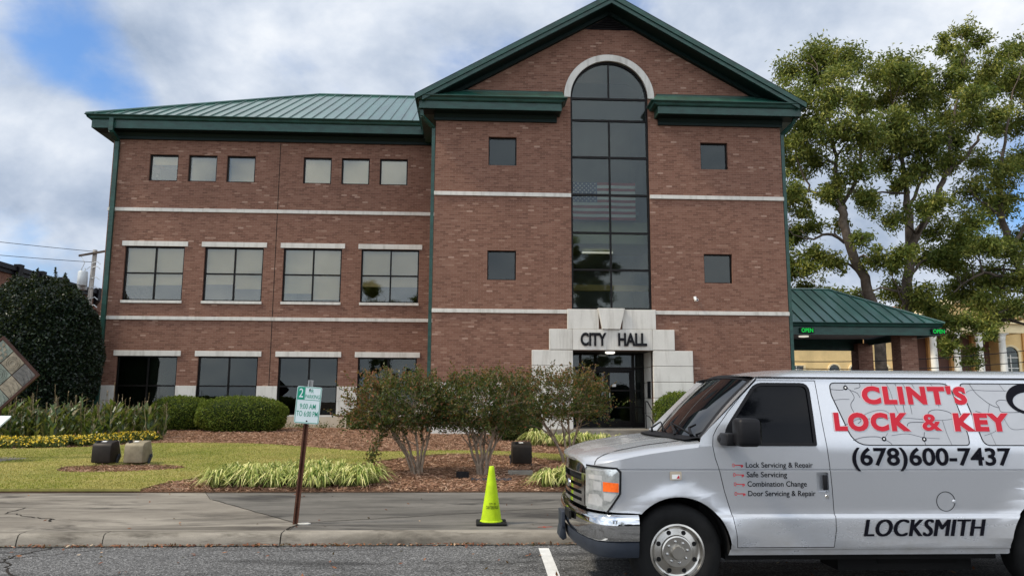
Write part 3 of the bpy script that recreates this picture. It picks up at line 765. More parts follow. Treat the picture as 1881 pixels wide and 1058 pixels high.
# downpipes
def pipe(pts, w, dpt, strap_z):
    mb = MB()
    for (a, b) in zip(pts[:-1], pts[1:]):
        a, b = Vector(a), Vector(b); t = (b-a).normalized()
        r = Vector((1, 0, 0)) if abs(t.x) < .8 else Vector((0, 0, 1)); u = t.cross(r).normalized(); r = u.cross(t).normalized()
        vs = [p + r*sx*w/2 + u*sy*dpt/2 for p in (a, b) for sx, sy in ((-1, -1), (1, -1), (1, 1), (-1, 1))]
        mb.add(vs, [(0, 1, 2, 3), (4, 7, 6, 5), (0, 4, 5, 1), (1, 5, 6, 2), (2, 6, 7, 3), (3, 7, 4, 0)])
    for z in strap_z: mb.box(pts[-1][0]-w/2-.02, pts[-1][0]+w/2+.02, pts[-1][1]-dpt/2-.004, pts[-1][1]+dpt/2, z-.02, z+.02)
    return part(mb, 'downpipe', M['green'])
pipe([(-1.92, 25.55, 11.86), (-1.88, 25.6, 11.35), (-1.50, 26.06, 11.08), (-1.50, 26.06, .6)], .115, .09, ())
pipe([(11.35, 25.6, 11.7), (11.25, 25.75, 11.4), (10.96, 26.05, 11.1), (10.96, 26.05, .6)], .115, .09, ())
pipe([(-13.76, 28.56, 12.12), (-13.76, 28.56, 11.62), (-13.74, 29.1, 11.4), (-13.74, 29.12, .6)], .16, .11, ())
# camera on the wall and the flag in the lobby
sc_ = thing('security_camera', 'small white security camera on the brick right of the tall window', 'camera', (7.6, 25.98, 5.12))
mb = MB(); mb.box(7.56, 7.64, 25.93, 26.0, 5.1, 5.2); mb.build('mount', M['white_paint'], sc_, bevel=.008)
mb = MB(); mb.lathe([(0, -.16), (.045, -.15), (.05, 0), (.04, .05), (0, .06)], (7.61, 25.9, 5.06), 'y', 14); mb.build('camera_body', M['white_paint'], sc_, smooth=40)
mb = MB(); mb.lathe([(0, -.165), (.03, -.163), (.03, -.15)], (7.61, 25.9, 5.06), 'y', 12); mb.build('lens', M['black'], sc_)
fl = thing('flag', 'stars and stripes flag hung inside the tall window', 'flag', (4.6, 26.9, 8.05))
FX0, FX1, FZ0, FZ1 = 3.46, 5.78, 8.06, 9.45; fy = 26.85
rd = pmat('flag_red', (.36, .03, .035), .8, 0, .1); wh = pmat('flag_white', (.70, .68, .66), .8, 0, .05); bl_ = pmat('flag_blue', (.03, .06, .18), .8, 0, .1)
mb = MB(); hh = (FZ1-FZ0)/13
for i in range(13):
    mb.cur = 0 if i % 2 == 0 else 1; z1 = FZ1-i*hh
    mb.grid([[(x, fy+.02*math.sin(x*5), z) for x in np.linspace(FX0, FX1, 16)] for z in (z1, z1-hh)])
mb.build('stripes', [rd, wh], fl)
mb = MB(); cx1 = FX0+.40*(FX1-FX0)
mb.grid([[(x, fy-.008+.02*math.sin(x*5), z) for x in np.linspace(FX0, cx1, 8)] for z in (FZ1, FZ1-7*hh)]); ct = mb.build('canton', bl_, fl)
mb = MB()
for r in range(9):
    for k in range(6 if r % 2 == 0 else 5):
        x = FX0+(cx1-FX0)*((k+.5)/6 if r % 2 == 0 else (k+1)/6); z = FZ1-7*hh*(r+.7)/9.4
        pts = []
        for i in range(10):
            rr = .034 if i % 2 == 0 else .015; a = math.pi/2+i*math.pi/5
            pts.append((x+rr*math.cos(a), fy-.014+.02*math.sin(x*5), z+rr*math.sin(a)))
        mb.add(pts, [tuple(range(10))])
mb.build('stars', wh, ct)
# ---------------- hand rail beside the steps
hr = thing('hand_rail', 'black metal hand rail at the right of the entrance steps', 'railing', (5.85, 25.4, .5))
mb = MB(); mb.tube([(5.86, 26.2, 1.62), (5.86, 25.9, 1.6), (5.86, 25.0, 1.22), (5.86, 24.8, .55)], .02, 8); mb.build('top_rail', M['black'], hr, smooth=40)
mb = MB(); mb.tube([(5.86, 26.2, 1.62), (5.86, 26.2, .7)], .018, 8); mb.tube([(5.86, 26.2, 1.16), (5.86, 25.6, 1.1), (5.86, 25.15, .9), (5.86, 25.1, .53)], .016, 8); mb.build('post', M['black'], hr, smooth=40)
# ================================================================== drive-through canopy
cp = thing('drive_through_canopy', 'green roofed drive through canopy on brick pillars beside the town hall', 'canopy', (14, 30, .6))
c0, c1, cy0, cy1, cz = 10.98, 17.7, 28.0, 34.0, 4.56
mb = MB(); dd2 = 3.0; sp_ = .56
mb.add([(c0, cy0, cz), (c1, cy0, cz), (c1-dd2, cy0+dd2, cz+sp_*dd2), (c0, cy0+dd2, cz+sp_*dd2), (c1, cy1, cz), (c0, cy1, cz)], [(0, 1, 2, 3), (1, 4, 2), (3, 2, 4, 5)])
x = c1-.32
while x > c0:
    d2 = min(dd2, c1-x)
    mb.prism([(cy0, cz+.002), (cy0+d2, cz+sp_*d2+.002), (cy0+d2, cz+sp_*d2+.045), (cy0, cz+.045)], x-.014, x+.014, 'x'); x -= .425
mb.tube([(c1, cy0, cz+.02), (c1-dd2, cy0+dd2, cz+sp_*dd2+.02), (c0, cy0+dd2, cz+sp_*dd2+.02)], .05, 6)
mb.build('roof', M['roof'], cp)
mb = MB(); mb.box(c0, c1-.1, cy0+.18, cy0+.3, 4.12, 4.43); mb.box(c1-.22, c1-.1, cy0+.3, cy1-.3, 4.12, 4.43); mb.box(c0, c1-.25, cy1-.3, cy1-.18, 3.9, 4.43); mb.build('fascia', M['green'], cp, bevel=.004)
mb = MB(); gutter_prism(mb, c0, c1-.19, cy0+.19, 4.58, mitre1=1); gutter_x(mb, c1-.19, 1, cy0, cy1, 4.58); mb.build('gutter', M['green'], cp)
mb = MB()
for i in range(26): mb.box(c0, c1-.38, cy0+.3+i*.208, cy0+.3+i*.208+.19, 4.40, 4.415)
mb.build('ceiling', pmat('canopy_ceiling', (.40, .36, .33), .6, 0, .05), cp)
for px_, py_ in ((16.3, 28.65), (17.0, 33.3), (11.3, 33.3)):
    mb = MB(); mb.box(px_, px_+.66, py_, py_+.66, .5, 4.2); mb.build('pillar', M['brick'], cp, label if False else None) if False else mb.build('pillar', M['brick'], cp)
for lx, ly in ((14.0, 32.0), (15.6, 29.6)):
    mb = MB(); mb.lathe([(0, 0), (.2, 0), (.2, -.05), (0, -.07)], (lx, ly, 4.40), 'z', 16); mb.build('ceiling_lamp', M['lamp'], cp)
led = bpy.data.materials.new('green_led'); led.use_nodes = True; t_ = NT(led.node_tree)
t_.n('ShaderNodeOutputMaterial', {0: t_.n('ShaderNodeEmission', {'Color': (.02, .95, .12, 1), 'Strength': .5}).outputs[0]})
for x0, lab in ((12.22, 'lit green open sign on the canopy fascia next to the wall'), (17.28, 'lit green open sign at the outer corner of the canopy')):
    sg = thing('open_sign', lab, 'sign', (x0, cy0+.15, 4.28), 'lit signs on the canopy')
    mb = MB(); mb.box(x0-.05, x0+.49, cy0+.09, cy0+.178, 4.175, 4.37); mb.build('housing', M['green_dark'], sg, bevel=.006)
    v2, f2 = fit_text('OPEN', x0, x0+.44, 4.20, .145, bold=.012)
    mb = MB(); mb.add([(a, cy0+.085, b) for a, b in v2], f2); mb.build('lettering', led, sg)
# ================================================================== the van
VS, VC = 6.5, 7.5                        # near side and centre line
def carpaint():
    m, t = new_mat('silver_paint')
    p = t.n('ShaderNodeTexCoord').outputs['Object']
    f = t.noise(p, 900, 2, .5); g = t.noise(p, 1.2, 4, .6)
    sp_ = t.n('ShaderNodeSeparateXYZ', {0: p})
    c = t.mix(t.ramp(f, [(.3, 0.), (.7, 1.)]), (.50, .515, .54), (.60, .615, .64))
    # road film: a thin brownish coat of dust low on the panels, patchy
    lowz = t.n('ShaderNodeMapRange', {0: sp_.outputs[2], 1: .40, 2: .72, 3: .55, 4: .0}).outputs[0]
    pt = t.ramp(t.noise(t.v('MULTIPLY', p, (2, 2, 5)), 2.2, 6, .65), [(.35, 0.1), (.7, 1.0)])
    du = t.m('MULTIPLY', lowz, pt, clamp=True)
    c = t.mix(du, c, (.26, .235, .20))
    r = t.m('ADD', t.m('MULTIPLY', du, .4), t.m('ADD', .20, t.m('MULTIPLY', g, .08)))
    b = t.n('ShaderNodeBsdfPrincipled', {'Base Color': c, 'Metallic': .6, 'Roughness': r, 'Coat Weight': .5, 'Coat Roughness': .06})
    return finish(m, t, b)
M['paint'] = carpaint()
M['chrome'] = pmat('chrome', (.62, .63, .64), .08, 1.0, .05, 2)
M['alloy'] = pmat('brushed_alloy', (.52, .50, .46), .28, 1.0, .12, 5)
M['rubber'] = pmat('tyre_rubber', (.009, .009, .009), .8, 0, .3, 6, bump=.2, bscale=90)
M['trim'] = pmat('black_plastic', (.008, .008, .0095), .5, 0, .15, 6)
M['valance'] = pmat('dark_grey_plastic', (.030, .036, .048), .55, 0, .15, 4)
M['carglass'] = pmat('dark_car_glass', (.003, .0035, .005), .03, 0, .1, 2, spec=.14)
M['screen'] = pmat('windscreen_glass', (.004, .0045, .006), .02, 0, .1, 2, spec=.55)
M['lens'] = pmat('lamp_lens', (.42, .44, .44), .1, .55, .3, 14, coat=.6)
M['lens_hi'] = pmat('lamp_reflector', (.85, .86, .86), .1, .7, .1, 14, coat=1.0)
M['amber'] = pmat('amber_lens', (.80, .13, .015), .2, 0, .15, 20, coat=1.0)
M['red'] = pmat('red_vinyl', (.50, .018, .035), .45, 0, .06, 2)
M['pink'] = pmat('pale_vinyl_edge', (.72, .50, .52), .5, 0, .05, 2)
M['ink'] = pmat('black_vinyl', (.006, .006, .010), .5, 0, .05, 2, spec=.06)
M['thin'] = pmat('grey_print', (.05, .05, .06), .5, 0, .1, 3)
M['panel'] = pmat('painted_window', (.43, .44, .46), .42, .2, .06, 1.5)
M['chassis'] = pmat('chassis_black', (.010, .010, .010), .8, 0, .2, 3)
PROF = [(.25, .12), (.355, .035), (.365, .022), (.408, .018), (.413, .004), (.43, .0), (.655, .0), (.672, .003), (.692, .024), (.72, .026), (.80, .022), (1.0, .014), (1.046, .012), (1.054, .022), (1.058, .022), (1.062, .013), (1.25, .018), (1.5, .055), (1.80, .112), (1.83, .118), (2.2, .2)]
ARF, ARR = (1.715, .405, .43), (4.98, .405, .45)
def d_side(x, z):
    for (z0, d0), (z1, d1) in zip(PROF[:-1], PROF[1:]):
        if z <= z1:
            d = d0+(d1-d0)*max(0, (z-z0))/(z1-z0); break
    else: d = .2
    if x < 1.25: d += .25*((1.25-x)/.265)**2.2
    for cx, cz, r in (ARF, ARR):
        rr = math.hypot(x-cx, z-cz)
        if z > .44: d -= .026*math.exp(-((rr-r)/.085)**2)
    return d
def skin(outline, holes=(), off=0.0, both=False, xs=None, zs_=None):
    loops = [list(outline)] + [list(h) for h in holes]
    fl_ = [p for l in loops for p in l]
    tris = tessellate_polygon([[Vector((p[0], p[1], 0)) for p in l] for l in loops])
    bm = bmesh.new(); vs = [bm.verts.new((p[0], 0, p[1])) for p in fl_]
    for t in tris:
        try: bm.faces.new([vs[i] for i in t])
        except ValueError: pass
    for z in (zs_ or [p[0] for p in PROF] + [.5, .58, .76, .84, .9, .95, 1.12, 1.18, 1.33, 1.42, 1.6, 1.7]):
        bmesh.ops.bisect_plane(bm, geom=bm.verts[:]+bm.edges[:]+bm.faces[:], plane_co=(0, 0, z), plane_no=(0, 0, 1), dist=1e-5)
    for x in (xs or [1.0, 1.02, 1.05, 1.08, 1.11, 1.15, 1.2, 1.25, 1.3, 1.4, 1.5, 1.6, 1.7, 1.8, 1.9, 2.0, 2.1, 2.2, 2.4, 2.7, 3.0, 3.5, 4.0, 4.3, 4.4, 4.5, 4.6, 4.8, 5.0, 5.2, 5.4, 5.6, 6.0]):
        bmesh.ops.bisect_plane(bm, geom=bm.verts[:]+bm.edges[:]+bm.faces[:], plane_co=(x, 0, 0), plane_no=(1, 0, 0), dist=1e-5)
    bmesh.ops.recalc_face_normals(bm, faces=bm.faces)
    bm.verts.index_update()
    V = [(v.co.x, VS + d_side(v.co.x, v.co.z) + off, v.co.z) for v in bm.verts]
    F = [tuple(v.index for v in f.verts) for f in bm.faces]
    bm.free()
    # face towards the camera side (-y)
    a, b, c = (Vector(V[i]) for i in F[0][:3])
    if (b-a).cross(c-a).y > 0: F = [tuple(reversed(f)) for f in F]
    mb = MB(); mb.add(V, F)
    if both: mb.add([(x, 2*VC-y, z) for x, y, z in V], [tuple(reversed(f)) for f in F])
    return mb
def arc(c, a0, a1, n):
    return [(c[0]+c[2]*math.cos(math.radians(a0+(a1-a0)*i/n)), c[1]+c[2]*math.sin(math.radians(a0+(a1-a0)*i/n))) for i in range(n+1)]
def rnd(poly, r, n=4):
    """round the corners of a polygon"""
    out = []
    for i in range(len(poly)):
        p0, p, p1 = Vector(poly[i-1]), Vector(poly[i]), Vector(poly[(i+1) % len(poly)])
        rr = r[i] if hasattr(r, '__len__') else r
        if rr <= 0: out.append(tuple(p)); continue
        a = p+(p0-p).normalized()*min(rr, (p0-p).length*.45); b = p+(p1-p).normalized()*min(rr, (p1-p).length*.45)
        for k in range(n+1):
            t = k/n; out.append(tuple(a*(1-t)**2+p*2*t*(1-t)+b*t*t))
    return out
def inset(poly, dist):
    n = len(poly); out = []
    A = sum(poly[i][0]*poly[(i+1) % n][1]-poly[(i+1) % n][0]*poly[i][1] for i in range(n))
    sg = 1 if A > 0 else -1
    for i in range(n):
        p0, p, p1 = Vector(poly[i-1]), Vector(poly[i]), Vector(poly[(i+1) % n])
        a = (p-p0); b = (p1-p)
        a = a.normalized() if a.length > 1e-9 else b.normalized(); b = b.normalized() if b.length > 1e-9 else a
        t = (a+b); t = t.normalized() if t.length > 1e-6 else a
        nn = Vector((-t.y, t.x))*sg
        k = 1/max(.4, nn.dot(Vector((-a.y, a.x))*sg))
        out.append(tuple(p+nn*dist*k))
    return out
van = thing('van', 'silver locksmith van with red and black lettering parked at the kerb', 'van', (3.5, 7.5, 0))
def vp(mb, name, mat, parent=van, smooth=30, label=None, **k):
    o = mb.build(name, mat, parent, smooth=smooth, **k)
    if label: o['label'] = label
    return o
DOOR = [(2.445, 1.806), (2.30, 1.672), (2.18, 1.545), (2.065, 1.40), (2.028, 1.335), (2.018, 1.25), (2.036, 1.15), (2.066, 1.055), (2.105, .88), (2.160, .691), (2.186, .55), (2.195, .425), (3.015, .425), (3.042, .56), (3.044, .667), (3.034, .9), (3.02, 1.1), (2.99, 1.45), (2.972, 1.806)]
DWIN = rnd([(2.128, 1.25), (2.922, 1.25), (2.912, 1.785), (2.43, 1.785), (2.13, 1.385)], [.05, .02, .08, .07, .1])
POCK = rnd([(2.898, .872), (3.002, .872), (3.002, 1.034), (2.898, 1.034)], .02, 3)
body = [(2.125, .365), (4.515, .365)] + arc(ARR, 184, -4, 24) + [(6.2, .42), (6.25, .5), (6.25, 1.825), (2.44, 1.825), (1.925, 1.318), (1.90, 1.238), (1.7, 1.214), (1.5, 1.186), (1.35, 1.16), (1.2, 1.128), (1.08, 1.096), (.985, 1.068), (.985, .712), (1.14, .708), (1.335, .704)] + arc(ARF, 137, 2, 22)
mb = skin(body, [DOOR], both=True)
# roof
def roofrow(x):
    k = max(0, min(1, (x-2.44)/.55)); k = 1-(1-k)**2
    pts = [(.118, 1.825), (.10, 1.836), (.104, 1.846), (.15, 1.862), (.22, 1.884), (.36, 1.903), (.65, 1.918), (1.0, 1.925)]
    out = []
    for d_, z in pts:
        zz = 1.825+(z-1.825)*(.30+.70*k) if z > 1.84 else z
        out.append((x-.05*(d_-.1)*(1-k), VS+d_, zz))
    return out + [(p[0], 2*VC-p[1], p[2]) for p in out[-2::-1]]
mb.grid([roofrow(x) for x in (2.44, 2.5, 2.58, 2.7, 2.85, 3.0, 3.4, 4.0, 5.0, 6.0, 6.15)] + [[(6.25, p[1], p[2]-.03) for p in roofrow(6.2)]])
mb.box(6.22, 6.25, VS+.12, 2*VC-VS-.12, .42, 1.83)
shell = vp(mb, 'body', M['paint'], recalc=False)
mb = MB(); mb.box(2.55, 6.2, 6.68, 8.32, .42, 1.80); mb.box(1.95, 2.2, 6.72, 8.28, .42, 1.26); mb.box(1.02, 1.97, 6.98, 8.02, .45, 1.05)
mb.box(2.14, 4.5, 6.66, 8.34, .30, .415); mb.box(3.2, 4.4, 6.85, 7.2, .17, .31); mb.box(1.2, 6.1, 7.2, 7.3, .26, .36); mb.box(1.2, 6.1, 7.7, 7.8, .26, .36)
mb.tube([(3.55, 6.95, .29), (4.25, 6.95, .29)], .12, 12); mb.box(4.43, 5.53, 6.68, 8.32, .40, .43); mb.tube([(4.98, 6.6, .385), (4.98, 8.4, .385)], .06, 10)
vp(mb, 'chassis', M['chassis'])
# hood
def Hc(x):
    T = [(.90, 1.10), (.985, 1.135), (1.05, 1.166), (1.2, 1.214), (1.5, 1.268), (1.85, 1.303), (1.95, 1.308)]
    for (a, b), (c, d_) in zip(T[:-1], T[1:]):
        if x <= c: return b+(d_-b)*(max(x, a)-a)/(c-a)
    return T[-1][1]
def ztop(x):
    T = [(.985, 1.068), (1.08, 1.096), (1.2, 1.128), (1.35, 1.16), (1.5, 1.186), (1.7, 1.214), (1.9, 1.238), (1.97, 1.25)]
    for (a, b), (c, d_) in zip(T[:-1], T[1:]):
        if x <= c: return b+(d_-b)*(max(x, a)-a)/(c-a)
    return T[-1][1]
TS = [0, .02, .05, .09, .14, .2, .3, .4, .5, .62, .75, .88, 1]
def hoodpt(x, t):
    y0 = VS+d_side(x, ztop(x)); w = VC-y0
    z = ztop(x)+(Hc(x)-ztop(x))*(1-(1-t)**4)**.62
    if .3 < t < .62: z += .006*math.sin((t-.3)/.32*math.pi)
    xb = x-.075*(1-(1-t)**2)*max(0, (1.35-x)/.365) + (-.10*t*max(0, (x-1.5)/.45))
    return (xb, y0+w*t, z)
HX = [.985, 1.0, 1.03, 1.07, 1.12, 1.2, 1.3, 1.4, 1.5, 1.6, 1.7, 1.8, 1.9, 1.95]
rows = []
for x in HX:
    h = [hoodpt(x, t) for t in TS]; rows.append(h+[(p[0], 2*VC-p[1], p[2]) for p in h[-2::-1]])
lip = [(p[0]-.012, p[1], p[2]-.022) for p in rows[0]]; lip2 = [(p[0]+.01, p[1], p[2]-.05) for p in rows[0]]
mb = MB(); mb.grid([lip2, lip] + rows)
hood = vp(mb, 'hood', M['paint'], recalc=True, smooth=40)
mb = MB()
for s in (1, -1):
    pts = [hoodpt(x, t) for x, t in ((1.04, .0), (1.05, .03), (1.08, .09), (1.14, .15), (1.25, .19), (1.5, .21), (1.8, .22))]
    pts = [(p[0], p[1] if s > 0 else 2*VC-p[1], p[2]+.001) for p in pts]
    mb.tube(pts, .0042, 5)
vp(mb, 'shut_line', M['trim'], hood)
# cowl and windscreen
wb = lambda t: (1.955-.13*(1-(2*t-1)**2), 6.70+1.6*t, 1.292+.012*(1-(2*t-1)**2))
wt = lambda t: (2.47-.06*(1-(2*t-1)**2), 6.775+1.45*t, 1.822+.035*(1-(2*t-1)**2))
def wpt(u, t, off=0.0):
    a, b = Vector(wb(t)), Vector(wt(t)); p = a.lerp(b, u)
    return p + Vector((-.72, 0, .69))*(off+.022*math.sin(math.pi*u))
mb = MB(); mb.grid([[tuple(wpt(u, t)) for t in np.linspace(0, 1, 15)] for u in np.linspace(0, 1, 9)])
ws = vp(mb, 'windscreen', M['screen'], smooth=60)
mb = MB()
for t0, t1, u0, u1 in ((-.012, .018, 0, 1), (.982, 1.012, 0, 1)):
    mb.grid([[tuple(wpt(u, t, .004)) for u in np.linspace(u0, u1, 9)] for t in (t0, t1)])
for u0, u1 in ((.965, 1.03),): mb.grid([[tuple(wpt(u, t, .004)) for t in np.linspace(-.01, 1.01, 15)] for u in (u0, u1)])
vp(mb, 'seal', M['trim'], ws)
mb = MB(); mb.grid([[tuple(Vector(wb(t))+Vector((dx, 0, dz_))) for t in np.linspace(-.03, 1.03, 17)] for dx, dz_ in ((-.15, .005), (-.07, .018), (.03, .022))]); vp(mb, 'cowl', M['trim'])
mb = MB()
for t0, t1, u1 in ((.16, .44, .16), (.56, .86, .16)):
    p0 = Vector(wb(t0))+Vector((-.07, 0, .03)); p1 = wpt(u1, t1, .025); mb.tube([p0, p0+Vector((0, .02, .03)), p1], [.014, .012, .007], 6)
    mb.tube([wpt(.04, t0-.10, .015), wpt(u1, t1-.02, .015)], .008, 5)
mb.tube([wpt(.0, .03, .05), wpt(.10, .10, .05), wpt(.155, .06, .05)], [.016, .012, .008], 6)
vp(mb, 'wiper', M['trim'])
# A pillar infill between side skin and windscreen
for s in (0, 1):
    mb = MB(); a = []; b = []
    for i in range(9):
        u = i/8; x = 1.925+(2.44-1.925)*u; z = 1.318+(1.825-1.318)*u
        a.append((x, VS+d_side(x, z), z)); b.append(tuple(wpt(u, 0 if s == 0 else 1, -.003)))
    if s: a = [(p[0], 2*VC-p[1], p[2]) for p in a]
    mb.grid([a, b]); vp(mb, 'pillar', M['paint'])
mb = MB(); mb.grid([[tuple(wpt(1, t, -.002)) for t in np.linspace(0, 1, 13)], [tuple(Vector(wt(t))+Vector((.05, 0, .012))) for t in np.linspace(0, 1, 13)], [tuple(Vector(wt(t))+Vector((.12, 0, .0))) for t in np.linspace(0, 1, 13)]]); vp(mb, 'roof_header', M['paint'])
# pillar drip rail; black strip at the roof edge paints in the gap's shadow
mb = MB(); mb.grid([[(x, VS+.097, z) for x in np.linspace(2.46, 6.2, 12)] for z in (1.826, 1.836)]); mb.tube([(1.955, VS+.04, 1.345), (2.2, VS+.068, 1.585), (2.452, VS+.112, 1.822)], .006, 5); vp(mb, 'drip_rail_shade', M['trim'])
# driver's door
door = vp(skin(inset(DOOR, .006), [DWIN, POCK]), 'door', M['paint'], recalc=False)
dw_in = inset(DWIN, .028)
vp(skin(DWIN, [dw_in], off=-.002), 'window_seal', M['trim'], door, recalc=False)
vp(skin(inset(DWIN, .02), off=.012), 'window', M['carglass'], door, recalc=False, smooth=60)
mb = MB(); mb.grid([[(2.195, VS+d_side(2.2, z)+.004, z), (2.212, VS+d_side(2.2, z)+.004, z)] for z in (1.28, 1.46)]); mb.prism([(2.14, 1.27), (2.2, 1.27), (2.2, 1.46), (2.14, 1.385)], VS+.035, VS+.045); vp(mb, 'quarter_trim', M['trim'], door)
yk = VS+.016
mb = MB(); mb.grid([[(x, yk+dy, z) for x, z in POCK+POCK[:1]] for dy in (0, .035)]); mb.prism(POCK, yk+.035, yk+.037); vp(mb, 'handle_pocket', M['paint'], door)
mb = MB(); mb.box(2.955, 2.992, yk-.006, yk+.012, .888, 1.012); vp(mb, 'handle', M['trim'], door, bevel=.006)
mb = MB(); mb.lathe([(0, -.004), (.014, -.004), (.017, 0), (.017, .006)], (2.985, VS+d_side(2.985, .835), .835), 'y', 14); vp(mb, 'door_lock', M['alloy'], door)
# mirror
mir = MB()
mir.box(2.13, 2.315, 6.16, 6.36, 1.262, 1.488)
mir = vp(mir, 'mirror', M['trim'], bevel=.035, smooth=50)
mb = MB(); mb.tube([(2.10, 6.53, 1.31), (2.12, 6.42, 1.31), (2.2, 6.3, 1.32)], [.045, .045, .05], 10); mb.box(2.072, 2.17, 6.30, 6.5, 1.262, 1.362); vp(mb, 'arm', M['trim'], mir, bevel=.02, smooth=50)
mb = MB(); mb.box(2.309, 2.319, 6.18, 6.34, 1.285, 1.465); vp(mb, 'mirror_glass', M['chrome'], mir)
# nose: grille, lamps, bumper
bow = lambda y: .925+.085*((y-VC)/.75)**2
def bowbar(y0, y1, z0, z1, dx0, dx1, n=12):
    ys = np.linspace(y0, y1, n)
    mb_ = [[(bow(y)+dx0, y, z0), (bow(y)+dx0, y, z1), (bow(y)+dx1, y, z1), (bow(y)+dx1, y, z0)] for y in ys]
    return mb_
grm = MB(); grm.grid(bowbar(6.74, 8.26, .735, 1.09, .03, .07), True)
grille = vp(grm, 'grille', M['chassis'])
mb = MB()
ys = np.linspace(6.78, 8.22, 14)
mb.grid([[(bow(y)+dx, y, z) for y in ys] for dx, z in ((.035, 1.105), (-.0, 1.085), (-.022, 1.0), (-.01, .985), (.03, .985))])
for z in (.915, .855, .795): mb.grid(bowbar(6.9, 8.1, z-.016, z+.016, -.012, .03), True)
for s in (-1, 1):
    for a, b in ((.60, .665), (.685, .72)):
        mb.grid(bowbar(VC+s*a, VC+s*b, .73, 1.0, -.02, .03, 3), True)
mb.grid(bowbar(6.80, 8.2, .722, .752, -.018, .03), True)
vp(mb, 'grille_bars', M['chrome'], grille, smooth=40)
mb = MB(); mb.lathe([(0, -.026), (.055, -.022), (.075, -.012), (.08, 0)], (bow(VC)-.0, VC, .86), 'x', 20)
mb.v = [(x, VC+(y-VC)*1.25, .86+(z-.86)*.55) for x, y, z in mb.v]; vp(mb, 'badge', M['chrome'], grille, smooth=60)
HL = rnd([(.978, .728), (1.128, .712), (1.222, .862), (1.226, 1.03), (1.20, 1.058), (.978, 1.066)], [.01, .02, .03, .02, .02, .01], 3)
for s in (0, 1):
    def fl_(mb_):
        if s: mb_.v = [(x, 2*VC-y, z) for x, y, z in mb_.v]; mb_.f = [tuple(reversed(f)) for f in mb_.f]
        return mb_
    xs_ = [.98+.012*i for i in range(21)]
    hl = vp(fl_(skin(HL, off=-.007, xs=xs_, zs_=[.78, .85, .92, .99])), 'headlight', M['lens'], recalc=False, smooth=50)
    mb = fl_(skin([(1.095, .872), (1.215, .872), (1.215, .945), (1.095, .95)], off=-.010, xs=xs_, zs_=[.9])); vp(mb, 'indicator', M['amber'], hl, recalc=False)
    mb = MB()
    for pl in ([(.99, .755), (1.085, .745), (1.095, .80), (1.06, .845), (1.0, .835)], [(1.0, .965), (1.09, .96), (1.09, 1.0), (.995, 1.0)], [(1.03, .875), (1.085, .875), (1.085, .945), (1.03, .95)], [(1.10, .80), (1.15, .79), (1.2, .855), (1.1, .862)]):
        m2 = skin(pl, off=-.009, xs=xs_, zs_=[.9]); mb.add(m2.v, m2.f)
    vp(fl_(mb), 'reflector', M['lens_hi'], hl, recalc=False)
    mb = skin([(1.115, .70), (1.132, .70), (1.236, .858), (1.24, 1.04), (1.205, 1.072), (.98, 1.082), (.98, 1.067), (1.198, 1.058), (1.222, 1.03), (1.219, .862)], off=-.008, xs=xs_, zs_=[.78, .85, .92, .99]); vp(fl_(mb), 'lamp_seal', M['trim'], hl, recalc=False)
bp_ = [(1.37, 6.45), (1.2, 6.445), (1.10, 6.47), (1.03, 6.53), (.975, 6.65), (.93, 6.85), (.89, 7.15), (.875, 7.5)]
bp_ = bp_ + [(x, 2*VC-y) for x, y in bp_[-2::-1]]
def sweep(prof):
    rows_ = []
    P = [Vector(p) for p in bp_]
    for i, p in enumerate(P):
        t = (P[min(i+1, len(P)-1)]-P[max(i-1, 0)]).normalized(); nn = Vector((-t.y, t.x))
        if nn.dot(p-Vector((2.0, 7.5))) < 0: nn = -nn
        rows_.append([(p.x+nn.x*o, p.y+nn.y*o, z) for o, z in prof])
    return rows_
mb = MB(); mb.grid(sweep([(-.14, .690), (-.03, .693), (-.008, .684), (.006, .655), (.010, .60), (.006, .54), (-.006, .492), (-.02, .478), (-.06, .475)])); bump = vp(mb, 'bumper', M['chrome'], smooth=50)
mb = MB(); mb.grid(sweep([(-.05, .478), (-.012, .476), (-.012, .44), (-.03, .37), (-.045, .352), (-.12, .352)])); vp(mb, 'valance', M['valance'], bump, smooth=50)
mb = MB(); mb.box(.862, .882, 7.02, 7.34, .585, .655); vp(mb, 'air_slot', M['chassis'], bump)
mb = MB(); mb.box(.835, .868, 7.36, 7.64, .46, .60); mb.prism([(.83, .46), (.87, .46), (.885, .36), (.85, .34), (.815, .37)], 7.38, 7.62, 'y'); vp(mb, 'plate_bracket', M['valance'], bump, bevel=.006)
